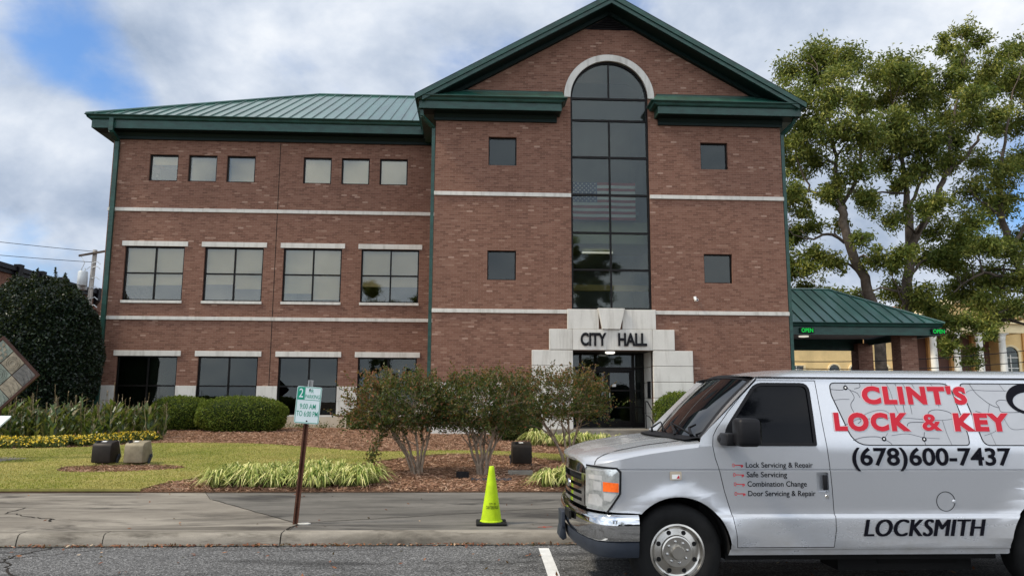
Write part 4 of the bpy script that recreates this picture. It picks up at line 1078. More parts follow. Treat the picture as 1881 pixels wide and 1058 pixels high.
# wheels
def wheel(cx, side):
    y0 = VS+.05 if side == 0 else 2*VC-VS-.05; s = 1 if side == 0 else -1
    c = (cx, y0, .385)
    w = MB(); w.lathe([(r, s*t) for r, t in ((.226, .0), (.245, -.010), (.29, -.018), (.335, -.010), (.362, .006), (.378, .03), (.385, .06), (.385, .18), (.375, .22), (.30, .24), (.2, .24))], c, 'y', 56, caps=False)
    # tread grooves
    wl = vp(w, 'wheel', M['rubber'], smooth=35)
    mb = MB(); mb.lathe([(r, s*t) for r, t in ((.228, .005), (.228, -.004), (.214, -.008), (.205, .004), (.198, .03), (.185, .038), (.135, .026), (.128, .008), (.118, .002), (.06, .004), (.058, -.03), (.05, -.045), (.0, -.047))], c, 'y', 48, caps=False)
    rim = vp(mb, 'rim', M['alloy'], wl, smooth=28)
    for i in range(8):
        mb = MB(); a = math.radians(22+45*i); p = (cx+.162*math.cos(a), y0+s*.030, .385+.162*math.sin(a))
        mb.lathe([(0, s*-.004), (.018, s*-.004), (.0195, s*-.001), (.0195, s*.004)], p, 'y', 14); vp(mb, 'vent_hole', M['chassis'], rim)
    for i in range(8):
        mb = MB(); a = math.radians(45*i+10); p = (cx+.085*math.cos(a), y0+s*.002, .385+.085*math.sin(a))
        mb.lathe([(0, s*-.022), (.007, s*-.02), (.011, s*-.008), (.013, s*.0)], p, 'y', 10); vp(mb, 'lug_nut', M['chrome'], rim, smooth=40)
    return wl
for cx in (1.705, 4.985):
    for sd in (0, 1): wheel(cx, sd)
for cx, (ax, az, ar) in ((1.705, ARF), (4.985, ARR)):
    mb = MB()
    mb.grid([[(ax+ar*.985*math.cos(a), y, az+ar*.985*math.sin(a)) for a in np.linspace(-.1, math.pi+.1, 20)] for y in (VS+.02, VS+.42)])
    mb.grid([[(ax+r*math.cos(a), VS+.42, az+r*math.sin(a)) for a in np.linspace(-.1, math.pi+.1, 20)] for r in (0, ar)])
    vp(mb, 'wheel_well', M['chassis'])
# fuel door, side marker
def ringskin(cx, cz, r0, r1, off=-.002, n=32):
    p = lambda r: [(cx+r*math.cos(2*math.pi*i/n), VS+d_side(cx, cz+r*math.sin(2*math.pi*i/n))+off, cz+r*math.sin(2*math.pi*i/n)) for i in range(n+1)]
    mb_ = MB(); mb_.grid([p(r0), p(r1)]); return mb_
fd = vp(ringskin(4.01, .793, .077, .083), 'fuel_flap', M['trim'])
mb = MB(); mb.lathe([(0, -.008), (.010, -.006), (.016, 0)], (4.083, VS+.022, .793), 'y', 12); vp(mb, 'finger_notch', M['paint'], fd)
mk = skin(rnd([(1.647, .972), (1.745, .972), (1.745, 1.042), (1.647, 1.042)], .008, 2), off=-.008); mk = vp(mk, 'side_marker', pmat('marker_housing', (.42, .36, .28), .5, 0, .1), recalc=False)
vp(skin(rnd([(1.662, .98), (1.732, .98), (1.732, 1.018), (1.662, 1.018)], .005, 2), off=-.012), 'marker_label', M['white_paint'], mk, recalc=False)
vp(skin([(1.70, .985), (1.728, .985), (1.722, 1.014)], off=-.0135), 'marker_print', M['red'], mk, recalc=False)
# painted over side windows with cracked line art
W1 = rnd([(3.245, 1.255), (4.262, 1.255), (4.262, 1.34), (4.172, 1.79), (3.09, 1.79), (3.095, 1.68)], [.13, .04, .02, .08, .05, .02], 5)
W2 = rnd([(4.385, 1.255), (5.5, 1.255), (5.5, 1.79), (4.262, 1.79), (4.27, 1.72)], [.06, .05, .05, .04, .02], 5)
line_sets = (
 [[(3.10, 1.73), (3.20, 1.725), (3.235, 1.745), (3.27, 1.725), (3.3, 1.66), (3.26, 1.60), (3.28, 1.53), (3.33, 1.47), (3.30, 1.44)], [(3.235, 1.79), (3.235, 1.745)], [(3.11, 1.635), (3.18, 1.645), (3.255, 1.645)], [(3.36, 1.79), (3.365, 1.752), (3.31, 1.735)],
  [(3.6, 1.79), (3.63, 1.71), (3.645, 1.60), (3.67, 1.52), (3.68, 1.44)], [(3.75, 1.79), (3.78, 1.69), (3.79, 1.52)], [(3.68, 1.79), (3.72, 1.66), (3.725, 1.53)], [(3.33, 1.5), (3.45, 1.545), (3.55, 1.55), (3.61, 1.505), (3.62, 1.5)], [(3.30, 1.475), (3.5, 1.485), (3.7, 1.49), (3.9, 1.475), (4.05, 1.47), (4.24, 1.495)],
  [(3.92, 1.5), (3.95, 1.545), (4.02, 1.56), (4.12, 1.54), (4.16, 1.5)], [(4.0, 1.79), (4.03, 1.75), (4.12, 1.745), (4.14, 1.79)], [(4.05, 1.68), (4.04, 1.58)], [(3.24, 1.30), (3.33, 1.325), (3.45, 1.33), (3.51, 1.31), (3.56, 1.28), (3.575, 1.26)], [(3.51, 1.31), (3.55, 1.36)], [(3.58, 1.34), (3.72, 1.355), (3.86, 1.325), (4.0, 1.315)], [(3.875, 1.37), (3.862, 1.31), (3.87, 1.26)], [(4.05, 1.47), (4.07, 1.36), (4.1, 1.26)], [(3.17, 1.42), (3.24, 1.45), (3.3, 1.475)], [(3.73, 1.42), (3.76, 1.45), (3.9, 1.452)], [(3.47, 1.79), (3.47, 1.755)], [(3.83, 1.79), (3.85, 1.74)], [(3.35, 1.66), (3.33, 1.7), (3.27, 1.725)]],
 [[(4.35, 1.79), (4.40, 1.70), (4.5, 1.61), (4.58, 1.58), (4.56, 1.62), (4.60, 1.645), (4.66, 1.64)], [(4.30, 1.70), (4.36, 1.73), (4.5, 1.725), (4.68, 1.725)], [(4.5, 1.61), (4.47, 1.53)], [(4.58, 1.58), (4.60, 1.54), (4.75, 1.54)], [(4.40, 1.34), (4.5, 1.375), (4.53, 1.41)], [(4.46, 1.36), (4.49, 1.26)], [(4.36, 1.55), (4.42, 1.53)], [(4.6, 1.5), (4.65, 1.4), (4.78, 1.40), (4.9, 1.42)], [(4.62, 1.79), (4.66, 1.72)], [(4.8, 1.5), (4.95, 1.45), (5.2, 1.47)], [(5.0, 1.79), (5.05, 1.5), (5.1, 1.26)]])
def surf_ribbon(mb, pts, w, off):
    P = [Vector(p) for p in pts]; L = []; R = []
    for i, p in enumerate(P):
        t = (P[min(i+1, len(P)-1)]-P[max(i-1, 0)]).normalized(); nn = Vector((-t.y, t.x))*w*.5
        L.append(p+nn); R.append(p-nn)
    f = lambda p: (p.x, VS+d_side(p.x, p.y)+off, p.y)
    mb.grid([[f(p) for p in L], [f(p) for p in R]])
def curve_pts(pts, k=4):
    out = []; n = len(pts)
    for i in range(n-1):
        p0, p1, p2, p3 = (Vector(pts[max(0, min(n-1, j))]) for j in (i-1, i, i+1, i+2))
        for s in range(k):
            t = s/k; out.append(tuple(.5*((2*p1)+(p2-p0)*t+(2*p0-5*p1+4*p2-p3)*t*t+(3*p1-p0-3*p2+p3)*t**3)))
    return out+[tuple(pts[-1])]
for w, ls in zip((W1, W2), line_sets):
    sw = vp(skin(w, off=-.0015), 'side_window', M['panel'], recalc=False)
    vp(skin(w, [inset(w, .0085)], off=-.0025), 'window_seal', M['trim'], sw, recalc=False)
    mb = MB()
    for i, l in enumerate(ls): surf_ribbon(mb, curve_pts(l), .003 if i % 3 else .0045, -.0026)
    vp(mb, 'crack_lines', M['thin'], sw)
for cx, cz in ((3.235, 1.745), (3.51, 1.312), (3.863, 1.31)):
    mb = ringskin(cx, cz, .008, .020, -.0032, 16); vp(mb, 'printed_ring', M['ink'])
    mb = ringskin(cx, cz, .0, .008, -.0032, 12); vp(mb, 'printed_dot', M['white_paint'])
mb = MB()
o_, i_ = [(4.86+.20*math.cos(a), 1.655+.135*math.sin(a)) for a in np.linspace(0, 2*math.pi, 41)[:-1]], [(4.87+.155*math.cos(a), 1.63+.085*math.sin(a)) for a in np.linspace(0, 2*math.pi, 41)[:-1]]
vp(skin(o_, [i_], off=-.004), 'printed_key_bow', M['ink'], recalc=False)
# lettering on the side
def vtext(txt, x0, x1, z0, h, mat, off=-.004, **k):
    v2, f2 = fit_text(txt, x0, x1, z0, h, **k)
    mb = MB(); mb.add([(a, VS+d_side(a, b)+off, b) for a, b in v2], f2)
    return mb
name_ = MB()
for off, bold, mt in ((-.0042, .072, 'pink'), (-.0056, .058, 'red')):
    for txt, x0, x1, z0, h in (("CLINT'S", 3.368, 4.305, 1.615, .132), ('LOCK', 3.092, 3.758, 1.388, .132), ('&', 3.863, 4.035, 1.388, .132), ('KEY', 4.148, 4.645, 1.388, .132)):
        e = .007 if mt == 'pink' else 0
        m2 = vtext(txt, x0-e, x1+e, z0, h, None, off, bold=bold if txt != '&' else bold*.5, space=1.2)
        vp(m2, 'shop_name', M[mt], recalc=False)
vp(vtext('(678)600-7437', 3.215, 4.612, 1.095, .138, None, bold=.022), 'phone_number', M['ink'], recalc=False)
mb = MB()
for i, sh_ in enumerate((0, .007, .014)):
    m2 = vtext('LOCKSMITH', 3.268+sh_, 4.318+sh_, .515, .135, None, off=-.004-.0004*i, shear=.25, space=1.04); mb.add(m2.v, m2.f)
vp(mb, 'trade_lettering', M['ink'], recalc=False)
for txt, x1, zb in (('Lock Servicing & Repair', 2.871, 1.0735), ('Safe Servicing', 2.646, .995), ('Combination Change', 2.812, .918), ('Door Servicing & Repair', 2.885, .840)):
    x0 = 2.296+(.0735+1-zb)*.055
    vp(vtext(txt, x0, x1, zb, .043, None, bold=.008), 'service_line', M['ink'], recalc=False)
    mb = MB(); kx, kz = x0-.117, zb+.019; n = 16
    f = lambda a, b: (a, VS+d_side(a, b)-.004, b)
    mb.grid([[f(kx+.012+r*.8*math.cos(2*math.pi*i/n), kz+r*1.15*math.sin(2*math.pi*i/n)) for i in range(n+1)] for r in (.009, .0135)])
    for a0, a1, b0, b1 in ((.023, .093, -.003, .003), (.075, .082, -.02, -.003), (.085, .093, -.014, -.003)):
        mb.add([f(kx+a0, kz+b0), f(kx+a1, kz+b0), f(kx+a1, kz+b1), f(kx+a0, kz+b1)], [(0, 1, 2, 3)])
    vp(mb, 'key_symbol', M['red'], recalc=False)
# ================================================================== vegetation
M['bark'] = pmat('tree_bark', (.12, .095, .075), .9, 0, .35, 3, bump=.6, bscale=14, fine=.4)
M['bark_pale'] = pmat('smooth_pale_bark', (.26, .20, .15), .8, 0, .3, 9)
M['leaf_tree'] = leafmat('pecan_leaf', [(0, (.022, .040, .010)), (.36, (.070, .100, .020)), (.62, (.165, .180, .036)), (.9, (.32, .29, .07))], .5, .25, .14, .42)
M['leaf_myrtle'] = leafmat('myrtle_leaf', [(0, (.016, .030, .010)), (.45, (.030, .052, .014)), (.78, (.075, .085, .026)), (1, (.14, .10, .045))], .45, .2)
M['leaf_red'] = leafmat('reddening_leaf', [(0, (.07, .045, .02)), (.4, (.13, .055, .025)), (.75, (.20, .065, .035)), (1, (.12, .10, .03))], .5, .25)
M['leaf_holly'] = leafmat('holly_leaf', [(0, (.003, .007, .004)), (.5, (.006, .014, .007)), (.85, (.012, .025, .011)), (1, (.035, .05, .022))], .4, .05, .3)
M['leaf_hedge'] = leafmat('hedge_leaf', [(0, (.03, .05, .006)), (.5, (.075, .115, .012)), (.9, (.14, .175, .025)), (1, (.20, .19, .05))], .6, .2)
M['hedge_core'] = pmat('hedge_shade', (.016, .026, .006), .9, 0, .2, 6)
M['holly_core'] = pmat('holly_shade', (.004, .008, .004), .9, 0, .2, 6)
M['leaf_bush'] = leafmat('bush_leaf', [(0, (.03, .05, .014)), (.6, (.06, .09, .022)), (1, (.12, .12, .04))], .5, .2)

def leaf_set(P, D, ln, wd, droop=.35, jit=.6, rng=NPR):
    n = len(P); U = D*.6 + rand_dirs(n, rng)*jit; U[:, 2] -= droop
    U /= np.linalg.norm(U, axis=1, keepdims=True)
    Vv = perp(U, rng)
    l = rng.uniform(.7, 1.25, (n, 1))
    return P, U*ln*l, Vv*wd*l
def big_tree(name, label, clumps, limbs, group, seed, per=26, leaves=60):
    rng = np.random.default_rng(seed)
    base = limbs[0][0][0]; org = (base[0], base[1], z_ground(base[1])-.1)
    root = thing(name, label, 'tree', org, group)
    mb = MB(); nodes = []
    for pts, r0, r1 in limbs:
        sm = [tuple(p) for p in pts]
        out = []
        n = len(sm)
        for i in range(n-1):
            p0, p1, p2, p3 = (Vector(sm[max(0, min(n-1, j))]) for j in (i-1, i, i+1, i+2))
            for s in range(4):
                t = s/4; out.append(.5*((2*p1)+(p2-p0)*t+(2*p0-5*p1+4*p2-p3)*t*t+(3*p1-p0-3*p2+p3)*t**3))
        out.append(Vector(sm[-1]))
        rad = [(.66 if i else .8)*(r0+(r1-r0)*i/(len(out)-1)) for i in range(len(out))]
        out = [p+Vector(rng.normal(0, .06, 3)) for p in out]
        mb.tube(out, rad, 9)
        nodes += [(np.array(p), r) for p, r in zip(out[2:], rad[2:])]
    clumps = list(clumps) + [(a+rng.normal(0, .9)*c_, b+rng.normal(0, 1.2)*c_, z+rng.normal(-.25, .8)*c_, c_*rng.uniform(.6, .9)) for a, b, z, c_ in clumps if rng.random() < .8]
    P = []; D = []
    NP = np.array([n[0] for n in nodes])
    for cx, cy, cz, r in clumps:
        c = np.array([cx, cy, cz])
        dd_ = np.linalg.norm(NP-c, axis=1) + np.maximum(0, NP[:, 2]-c[2])*.8
        k = int(np.argmin(dd_)); a = NP[k]
        mid = (a+c)/2 + np.array([0, 0, .12*np.linalg.norm(c-a)]) + rng.normal(0, .15, 3)
        r0 = min(nodes[k][1]*.6, .09)
        mb.tube([a, (a+mid)/2+rng.normal(0, .08, 3), mid, (mid+c)/2+rng.normal(0, .1, 3), c], [r0, r0*.85, r0*.65, r0*.5, .02], 5)
        nt_ = int(per*(r/1.05)**1.6)
        for _ in range(max(5, nt_)):
            d_ = rand_dirs(1, rng)[0]; d_[2] = d_[2]*.85+.12
            q_ = c + d_*r*rng.uniform(.15, 1.22)
            mb.tube([c+(q_-c)*.1, (c+q_)/2+rng.normal(0, .08, 3), q_], [.022, .014, .006], 3, cap=False)
            m = int(leaves*rng.uniform(.7, 1.3)); t = rng.uniform(0, 1, (m, 1))
            # leaflets hang in sprays round the twig end
            spr = rng.normal(0, .22*r+.06, (m, 3))*np.array([1, 1, .7]); spr[:, 2] -= np.abs(rng.normal(0, .10, m))
            P.append(q_ + spr); D.append(np.repeat(d_[None], m, 0))
    mb.build('trunk', M['bark'], root, smooth=60, recalc=False)
    P = np.concatenate(P); D = np.concatenate(D)
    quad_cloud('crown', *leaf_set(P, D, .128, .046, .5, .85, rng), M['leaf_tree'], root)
    return root
PECAN_A = ([(20.5, 47.0, 23.1, 1.01), (22.4, 47.0, 23.9, 1.28), (23.4, 45.1, 22.6, 1.18), (19.3, 43.6, 19.9, 1.18), (20.9, 42.1, 19.5, 1.35), (23.7, 44.3, 20.2, 1.01), (19.9, 44.4, 18.3, 1.01), (21.1, 42.1, 17.3, 1.35), (22.7, 42.1, 17.2, 1.18), (20.9, 48.2, 17.2, 1.01), (21.5, 46.0, 16.5, 0.95), (22.6, 43.3, 15.4, 1.11), (19.2, 44.6, 13.8, 0.95), (23.1, 48.0, 15.2, 0.74), (25.4, 47.5, 14.6, 0.95), (20.4, 47.2, 12.2, 0.95), (20.4, 44.3, 10.1, 0.95), (19.2, 45.0, 9.4, 0.84), (20.5, 46.1, 8.7, 0.84), (22.2, 42.2, 11.0, 0.61), (22.4, 45.4, 12.5, 0.54), (23.5, 43.5, 10.0, 0.74), (23.9, 47.4, 7.7, 0.74), (20.3, 42.2, 7.5, 0.68), (19.6, 46.1, 20.2, 0.95), (19.7, 47.4, 18.1, 0.88), (17.7, 43.3, 14.3, 0.81), (19.5, 47.5, 12.6, 0.88), (19.2, 47.4, 10.5, 0.81)],
 [([(24.42, 45, 2.06), (24.13, 44.77, 6.1), (23.67, 44.54, 8.04), (22.73, 44.31, 9.97), (22.14, 44.08, 11.91), (21.87, 43.84, 13.19)], 0.52, 0.36), ([(22.53, 45, 13.15), (21.7, 45.17, 14.14), (20.6, 45.33, 14.58), (19.47, 45.5, 14.78)], 0.22, 0.06), ([(22.44, 45, 13.49), (22.07, 44.7, 15.47), (21.89, 44.4, 17.79), (21.37, 44.1, 20.11), (20.81, 43.8, 21.73)], 0.24, 0.05), ([(22.82, 45, 11.28), (21.49, 45.0, 11.77), (20.46, 45.01, 11.41), (19.13, 45.01, 11.9)], 0.17, 0.05), ([(22.54, 45, 13.32), (23.47, 44.95, 15.57), (23.94, 44.9, 18.01), (23.65, 44.85, 20.48)], 0.2, 0.05), ([(23.54, 45, 9.1), (22.29, 44.76, 10.04), (20.51, 44.53, 10.14), (19.36, 44.29, 9.26)], 0.13, 0.04), ([(20.45, 45, 14.49), (19.77, 44.79, 16.49), (19.46, 44.58, 18.85)], 0.1, 0.04)])
PECAN_B = ([(26.3, 47.0, 22.9, 1.01), (26.0, 43.8, 22.1, 1.18), (26.7, 42.8, 21.1, 1.01), (26.6, 46.3, 21.1, 1.18), (27.4, 44.7, 20.1, 1.28), (30.3, 46.9, 21.5, 0.84), (25.1, 43.3, 17.8, 1.28), (27.1, 43.8, 17.7, 1.28), (26.3, 46.9, 16.9, 0.95), (27.6, 45.0, 16.0, 1.08), (29.4, 45.0, 16.8, 0.84), (24.6, 43.3, 12.4, 0.84), (25.9, 41.9, 12.8, 0.88), (30.1, 47.8, 12.9, 0.95), (24.3, 42.3, 10.0, 0.84), (28.9, 47.2, 10.8, 1.01), (28.4, 44.2, 10.3, 0.95), (27.0, 47.9, 8.7, 0.95), (26.6, 44.4, 7.9, 0.95), (29.7, 47.8, 7.7, 0.84), (26.4, 45.4, 6.3, 0.61), (29.1, 43.3, 23.2, 0.68), (32.4, 46.5, 25.9, 0.81), (33.0, 46.1, 25.2, 0.68), (31.6, 46.2, 23.6, 0.81), (32.3, 44.8, 22.8, 0.88), (28.6, 43.2, 21.0, 0.81), (32.2, 45.9, 21.5, 1.01), (29.3, 42.5, 18.0, 0.88), (30.7, 46.2, 18.6, 0.81), (30.0, 45.9, 19.8, 0.68), (26.1, 44.2, 15.1, 0.81)],
 [([(25.58, 45, 2.07), (26.14, 45.18, 6.15), (26.54, 45.36, 8.85), (26.96, 45.54, 11.28), (27.1, 45.72, 13.75)], 0.55, 0.36), ([(26.68, 45, 13.56), (26.4, 44.76, 15.57), (26.23, 44.51, 17.58), (25.74, 44.27, 19.94)], 0.3, 0.07), ([(26.61, 45, 10.82), (27.28, 44.91, 12.18), (28.22, 44.82, 13.89), (28.98, 44.74, 15.44)], 0.34, 0.24), ([(29.15, 45, 15.52), (29.84, 45.24, 17.91), (30.77, 45.48, 20.91), (31.79, 45.72, 24.75)], 0.2, 0.05), ([(26.68, 45, 13.56), (27.51, 44.9, 15.28), (27.98, 44.81, 17.72), (27.78, 44.71, 20.52)], 0.18, 0.05), ([(26.36, 45, 9.13), (27.68, 45.26, 10.21), (29.28, 45.51, 10.96)], 0.14, 0.05), ([(26.17, 45, 7.46), (25.76, 45.14, 8.31), (25.58, 45.27, 9.5)], 0.1, 0.04)])
PECAN_C = ([(35.5, 47.8, 23.1, 1.01), (36.4, 48.1, 25.3, 0.81), (36.1, 46.4, 24.8, 0.84), (36.0, 47.0, 22.4, 1.01), (31.2, 42.8, 18.8, 1.01), (35.2, 46.4, 19.5, 0.95), (33.1, 47.2, 17.2, 1.01), (32.4, 44.4, 15.6, 1.18), (34.5, 45.3, 17.0, 0.84), (30.9, 44.9, 14.6, 1.08), (34.4, 47.9, 14.3, 1.01), (29.7, 43.8, 12.3, 1.01), (29.3, 44.4, 11.1, 0.88), (29.2, 41.8, 10.6, 1.11), (32.4, 44.5, 10.8, 0.95), (34.5, 45.8, 11.6, 0.74), (32.4, 47.8, 9.7, 1.01), (34.2, 47.7, 9.3, 1.11), (32.7, 43.9, 8.9, 0.95), (31.5, 48.1, 8.6, 0.95), (29.7, 43.0, 7.3, 0.95), (33.9, 47.1, 7.3, 0.81), (31.7, 42.8, 7.1, 0.74), (28.2, 44.4, 6.4, 0.81), (28.1, 42.3, 6.2, 0.74), (30.4, 47.3, 5.6, 0.47), (32.2, 47.1, 6.4, 0.47), (27.0, 42.7, 4.7, 0.47), (36.2, 45.2, 20.2, 1.35), (34.9, 43.5, 16.0, 1.35), (35.6, 44.9, 12.3, 1.35), (35.3, 45.3, 9.0, 1.22), (34.7, 42.5, 21.9, 1.15)],
 [([(34.15, 45, 2.11), (34.37, 45.22, 6.23), (34.11, 45.44, 8.96), (33.59, 45.66, 11.05), (33.23, 45.87, 13.19)], 0.5, 0.3), ([(29.15, 45, 15.52), (30.36, 44.82, 16.71), (31.41, 44.65, 18.09), (32.67, 44.47, 19.83)], 0.22, 0.06), ([(33.78, 45, 8.89), (31.89, 44.96, 9.36), (30.49, 44.92, 9.34), (29.0, 44.87, 8.14)], 0.2, 0.05), ([(32.6, 45, 12.97), (32.38, 44.65, 15.3), (32.94, 44.29, 18.35), (33.49, 43.94, 21.41)], 0.24, 0.05), ([(32.6, 45, 12.97), (30.88, 44.4, 13.82), (29.84, 43.81, 14.33)], 0.14, 0.05), ([(33.88, 45, 8.21), (32.15, 44.63, 7.15), (29.82, 44.27, 6.59)], 0.12, 0.04), ([(33.1, 45, 10.92), (34.62, 44.81, 13.65), (35.69, 44.62, 17.11)], 0.2, 0.05)])
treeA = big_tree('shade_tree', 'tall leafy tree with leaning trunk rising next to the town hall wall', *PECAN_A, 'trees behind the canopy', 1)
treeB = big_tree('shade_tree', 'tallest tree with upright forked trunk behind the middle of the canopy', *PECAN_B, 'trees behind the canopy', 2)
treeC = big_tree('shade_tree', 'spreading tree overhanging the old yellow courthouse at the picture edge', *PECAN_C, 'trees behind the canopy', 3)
for i, (x, y, rz, sc, src, lab) in enumerate(((-11.5, -24, 2.2, .60, treeA, 'leafy tree across the street mirrored in the wing windows'), (-5.5, -27, .6, .60, treeB, 'upright tree across the street mirrored in the wing window next to the downpipe'), (12.5, -22, 4.0, .72, treeB, 'leafy tree across the street mirrored in the tall window'), (2, -38, 1.0, .5, treeC, 'small tree across the street mirrored in the van window'))):
    c = copy_tree(src); c.location = (x, y, -.1); c.rotation_euler = (0, 0, rz); c.scale = (sc, sc, sc); c['label'] = lab; c['group'] = 'trees across the street'

def myrtle(name, label, base, c, R, nst, seed, ntw=760, red=None, droop=None):
    rng = np.random.default_rng(seed); root = thing(name, label, 'shrub', base, 'crape myrtles in the front bed')
    b = np.array(base); c = np.array(c); R = np.array(R)
    nodes = []
    for k in range(nst):
        a = 2*math.pi*k/nst + rng.uniform(-.3, .3)
        tip = c + np.array([math.cos(a)*R[0]*.62, math.sin(a)*R[1]*.6, rng.uniform(-.25, .15)*R[2]])
        p0 = b + np.array([math.cos(a)*.07, math.sin(a)*.07, -.03])
        pts = [p0 + (tip-p0)*np.array([t**1.5, t**1.5, t]) + rng.normal(0, .018, 3)*(0 < t < 1) for t in (0, .15, .3, .45, .6, .8, 1)]
        mb = MB(); mb.tube(pts, [.029, .026, .024, .022, .019, .014, .009], 8)
        for f in (.5, .65, .8):
            i = int(f*6); q0 = pts[i]
            q1 = q0 + np.array([rng.normal(0, .22), rng.normal(0, .2), rng.uniform(.18, .4)])
            mb.tube([q0, (q0+q1)/2+rng.normal(0, .02, 3), q1], [.014, .010, .006], 6); nodes.append(q1)
        nodes += pts[3:]
        mb.build('stem', M['bark_pale'], root, smooth=60, recalc=False)
    nodes = np.array(nodes)
    P = []; D = []; MI = []; tw = MB()
    for _ in range(ntw):
        d_ = rand_dirs(1, rng)[0]; rr = rng.uniform(.3, 1)**.5
        q_ = c + d_*R*rr*(1+.16*math.sin(5*d_[0]+seed)*math.cos(4*d_[1]-seed))
        if d_[2] < -.55: q_[2] = c[2]-.55*R[2]*rr
        if rng.random() < .14: q_ += d_*R*rng.uniform(.05, .28)*np.array([1, 1, .8])
        if d_[2] > .3 and rng.random() < .25: q_[2] += rng.uniform(0, .22)*R[2]
        up = np.array([d_[0]*.5, d_[1]*.5, .35+.5*d_[2]]) + rng.normal(0, .25, 3); up /= np.linalg.norm(up)
        L = rng.uniform(.16, .34); e = q_ + up*L
        if rng.random() < .22:
            k = int(np.argmin(np.linalg.norm(nodes-q_, axis=1))); tw.tube([nodes[k], (nodes[k]+q_)/2+rng.normal(0, .03, 3), q_, e], [.006, .005, .004, .002], 3, cap=False)
        m = rng.integers(13, 21); t = np.linspace(.0, 1, m)[:, None]
        P.append(q_ + (e-q_)*t + rng.normal(0, .022, (m, 3))); D.append(np.repeat(up[None], m, 0))
        w = .2 + .6*max(0, rr*d_[2]-.3) + (red(q_) if red else 0)
        MI.append((rng.random(m) < w*(.35+.65*t[:, 0])).astype(int))
    if droop is not None:
        pts = [np.array(p) for p in droop]; tw.tube(pts, [.012, .010, .008, .005, .003], 5)
        for i in range(len(pts)-1):
            for t in np.linspace(0, 1, 7):
                q_ = pts[i]+(pts[i+1]-pts[i])*t; m = 16
                P.append(q_+rng.normal(0, .055, (m, 3))); D.append(np.repeat(np.array([[0, 0, -.3]]), m, 0)); MI.append((rng.random(m) < .25).astype(int))
    tw.build('twigs', M['bark_pale'], root, recalc=False)
    P = np.concatenate(P); D = np.concatenate(D)
    quad_cloud('crown', *leaf_set(P, D, .030, .0145, .05, .75, rng), [M['leaf_myrtle'], M['leaf_red']], root, np.concatenate(MI))
    return root
myrtle('crape_myrtle', 'multi stemmed shrub with reddened leaves on its side nearest the parking sign', (-1.04, 15.15, z_ground(15.15)), (-1.36, 15.15, 1.47), (1.0, .85, .57), 6, 21, 1050, red=lambda p: .55 if p[0] < -1.75 and p[2] > 1.25 else 0, droop=[(-1.5, 14.9, 1.2), (-1.68, 14.7, 1.0), (-1.8, 14.6, .8), (-1.84, 14.55, .62), (-1.88, 14.5, .5)])
myrtle('crape_myrtle', 'dark green multi stemmed shrub standing right behind the lime green cone', (.18, 15.05, z_ground(15.05)), (.24, 15.1, 1.48), (.93, .85, .58), 8, 34, 1050)
myrtle('crape_myrtle', 'shrub with brownish leaf tips in front of the entrance door by the van hood', (2.07, 17.2, z_ground(17.2)), (1.85, 17.2, 1.62), (1.12, .95, .58), 5, 55, 950, red=lambda p: .28 if p[2] > 1.75 else .05)

def hedge(label, c, R, n, seed, mat='leaf_hedge', name='clipped_hedge', ln=.030, wd=.016, core='hedge_core', exp=2.6, group=None, cat='hedge', shoots=0):
    rng = np.random.default_rng(seed); root = thing(name, label, cat, (c[0], c[1], z_ground(c[1])), group)
    c = np.array(c); R = np.array(R); z0 = z_ground(c[1])
    def surf(d_, k=1.0):
        s = (np.abs(d_)**exp).sum(1)**(-1/exp)
        lump = 1+.035*np.sin(d_[:, :1]*7+seed)*np.cos(d_[:, 2:]*6+d_[:, 1:2]*5) + .02*np.sin(d_[:, :1]*17)*np.sin(d_[:, 2:]*15+seed)
        return c + d_*s[:, None]*R*lump*k
    mb = MB(); rows_ = []
    for i in range(13):
        th = math.pi*(.02+.96*i/12); dirs = np.array([[math.sin(th)*math.cos(a), math.sin(th)*math.sin(a), math.cos(th)] for a in np.linspace(0, 2*math.pi, 25)[:-1]])
        r_ = surf(dirs, .93); r_[:, 2] = np.maximum(r_[:, 2], z0-.02); rows_.append([tuple(p) for p in r_])
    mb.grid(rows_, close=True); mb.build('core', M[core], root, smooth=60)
    d_ = rand_dirs(n*2, rng); P = surf(d_, 1.0) + rng.normal(0, .020, (n*2, 3)); k = P[:, 2] > z0; P, d_ = P[k][:n], d_[k][:n]
    P -= d_*rng.uniform(-.015, .07, (len(P), 1))
    D = d_.copy()
    if shoots:
        tops = surf(rand_dirs(shoots*12, rng)); tops = tops[tops[:, 2] > c[2]+R[2]*.55][:shoots]; sP = []; sD = []
        for q_ in tops:
            h = rng.uniform(.2, .62)*max(.2, 1-np.hypot(*((q_-c)[:2]/R[:2]))); m = int(h*100)+10; t = rng.uniform(0, 1, (m, 1))
            sP.append(q_ + np.array([rng.normal(0, .1), rng.normal(0, .1), 1])*h*t + rng.normal(0, .05, (m, 3))*(1.15-t)); sD.append(np.repeat(np.array([[0, 0, 1.]]), m, 0))
        P = np.concatenate([P]+sP); D = np.concatenate([D]+sD)
    quad_cloud('foliage', *leaf_set(P, D, ln, wd, 0, .8, rng), M[mat], root)
    return root
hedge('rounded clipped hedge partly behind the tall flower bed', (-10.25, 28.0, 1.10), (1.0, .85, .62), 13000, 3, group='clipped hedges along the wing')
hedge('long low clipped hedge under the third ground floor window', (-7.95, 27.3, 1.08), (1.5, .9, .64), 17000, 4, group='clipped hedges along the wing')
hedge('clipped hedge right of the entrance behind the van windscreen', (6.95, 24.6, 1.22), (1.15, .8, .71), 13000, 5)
hedge('huge dark evergreen bush with a pointed shaggy top at the wing corner', (-14.85, 26.95, 2.80), (1.98, 1.85, 2.85), 60000, 6, 'leaf_holly', 'evergreen_bush', .055, .028, 'holly_core', 2.25, cat='bush', shoots=90)
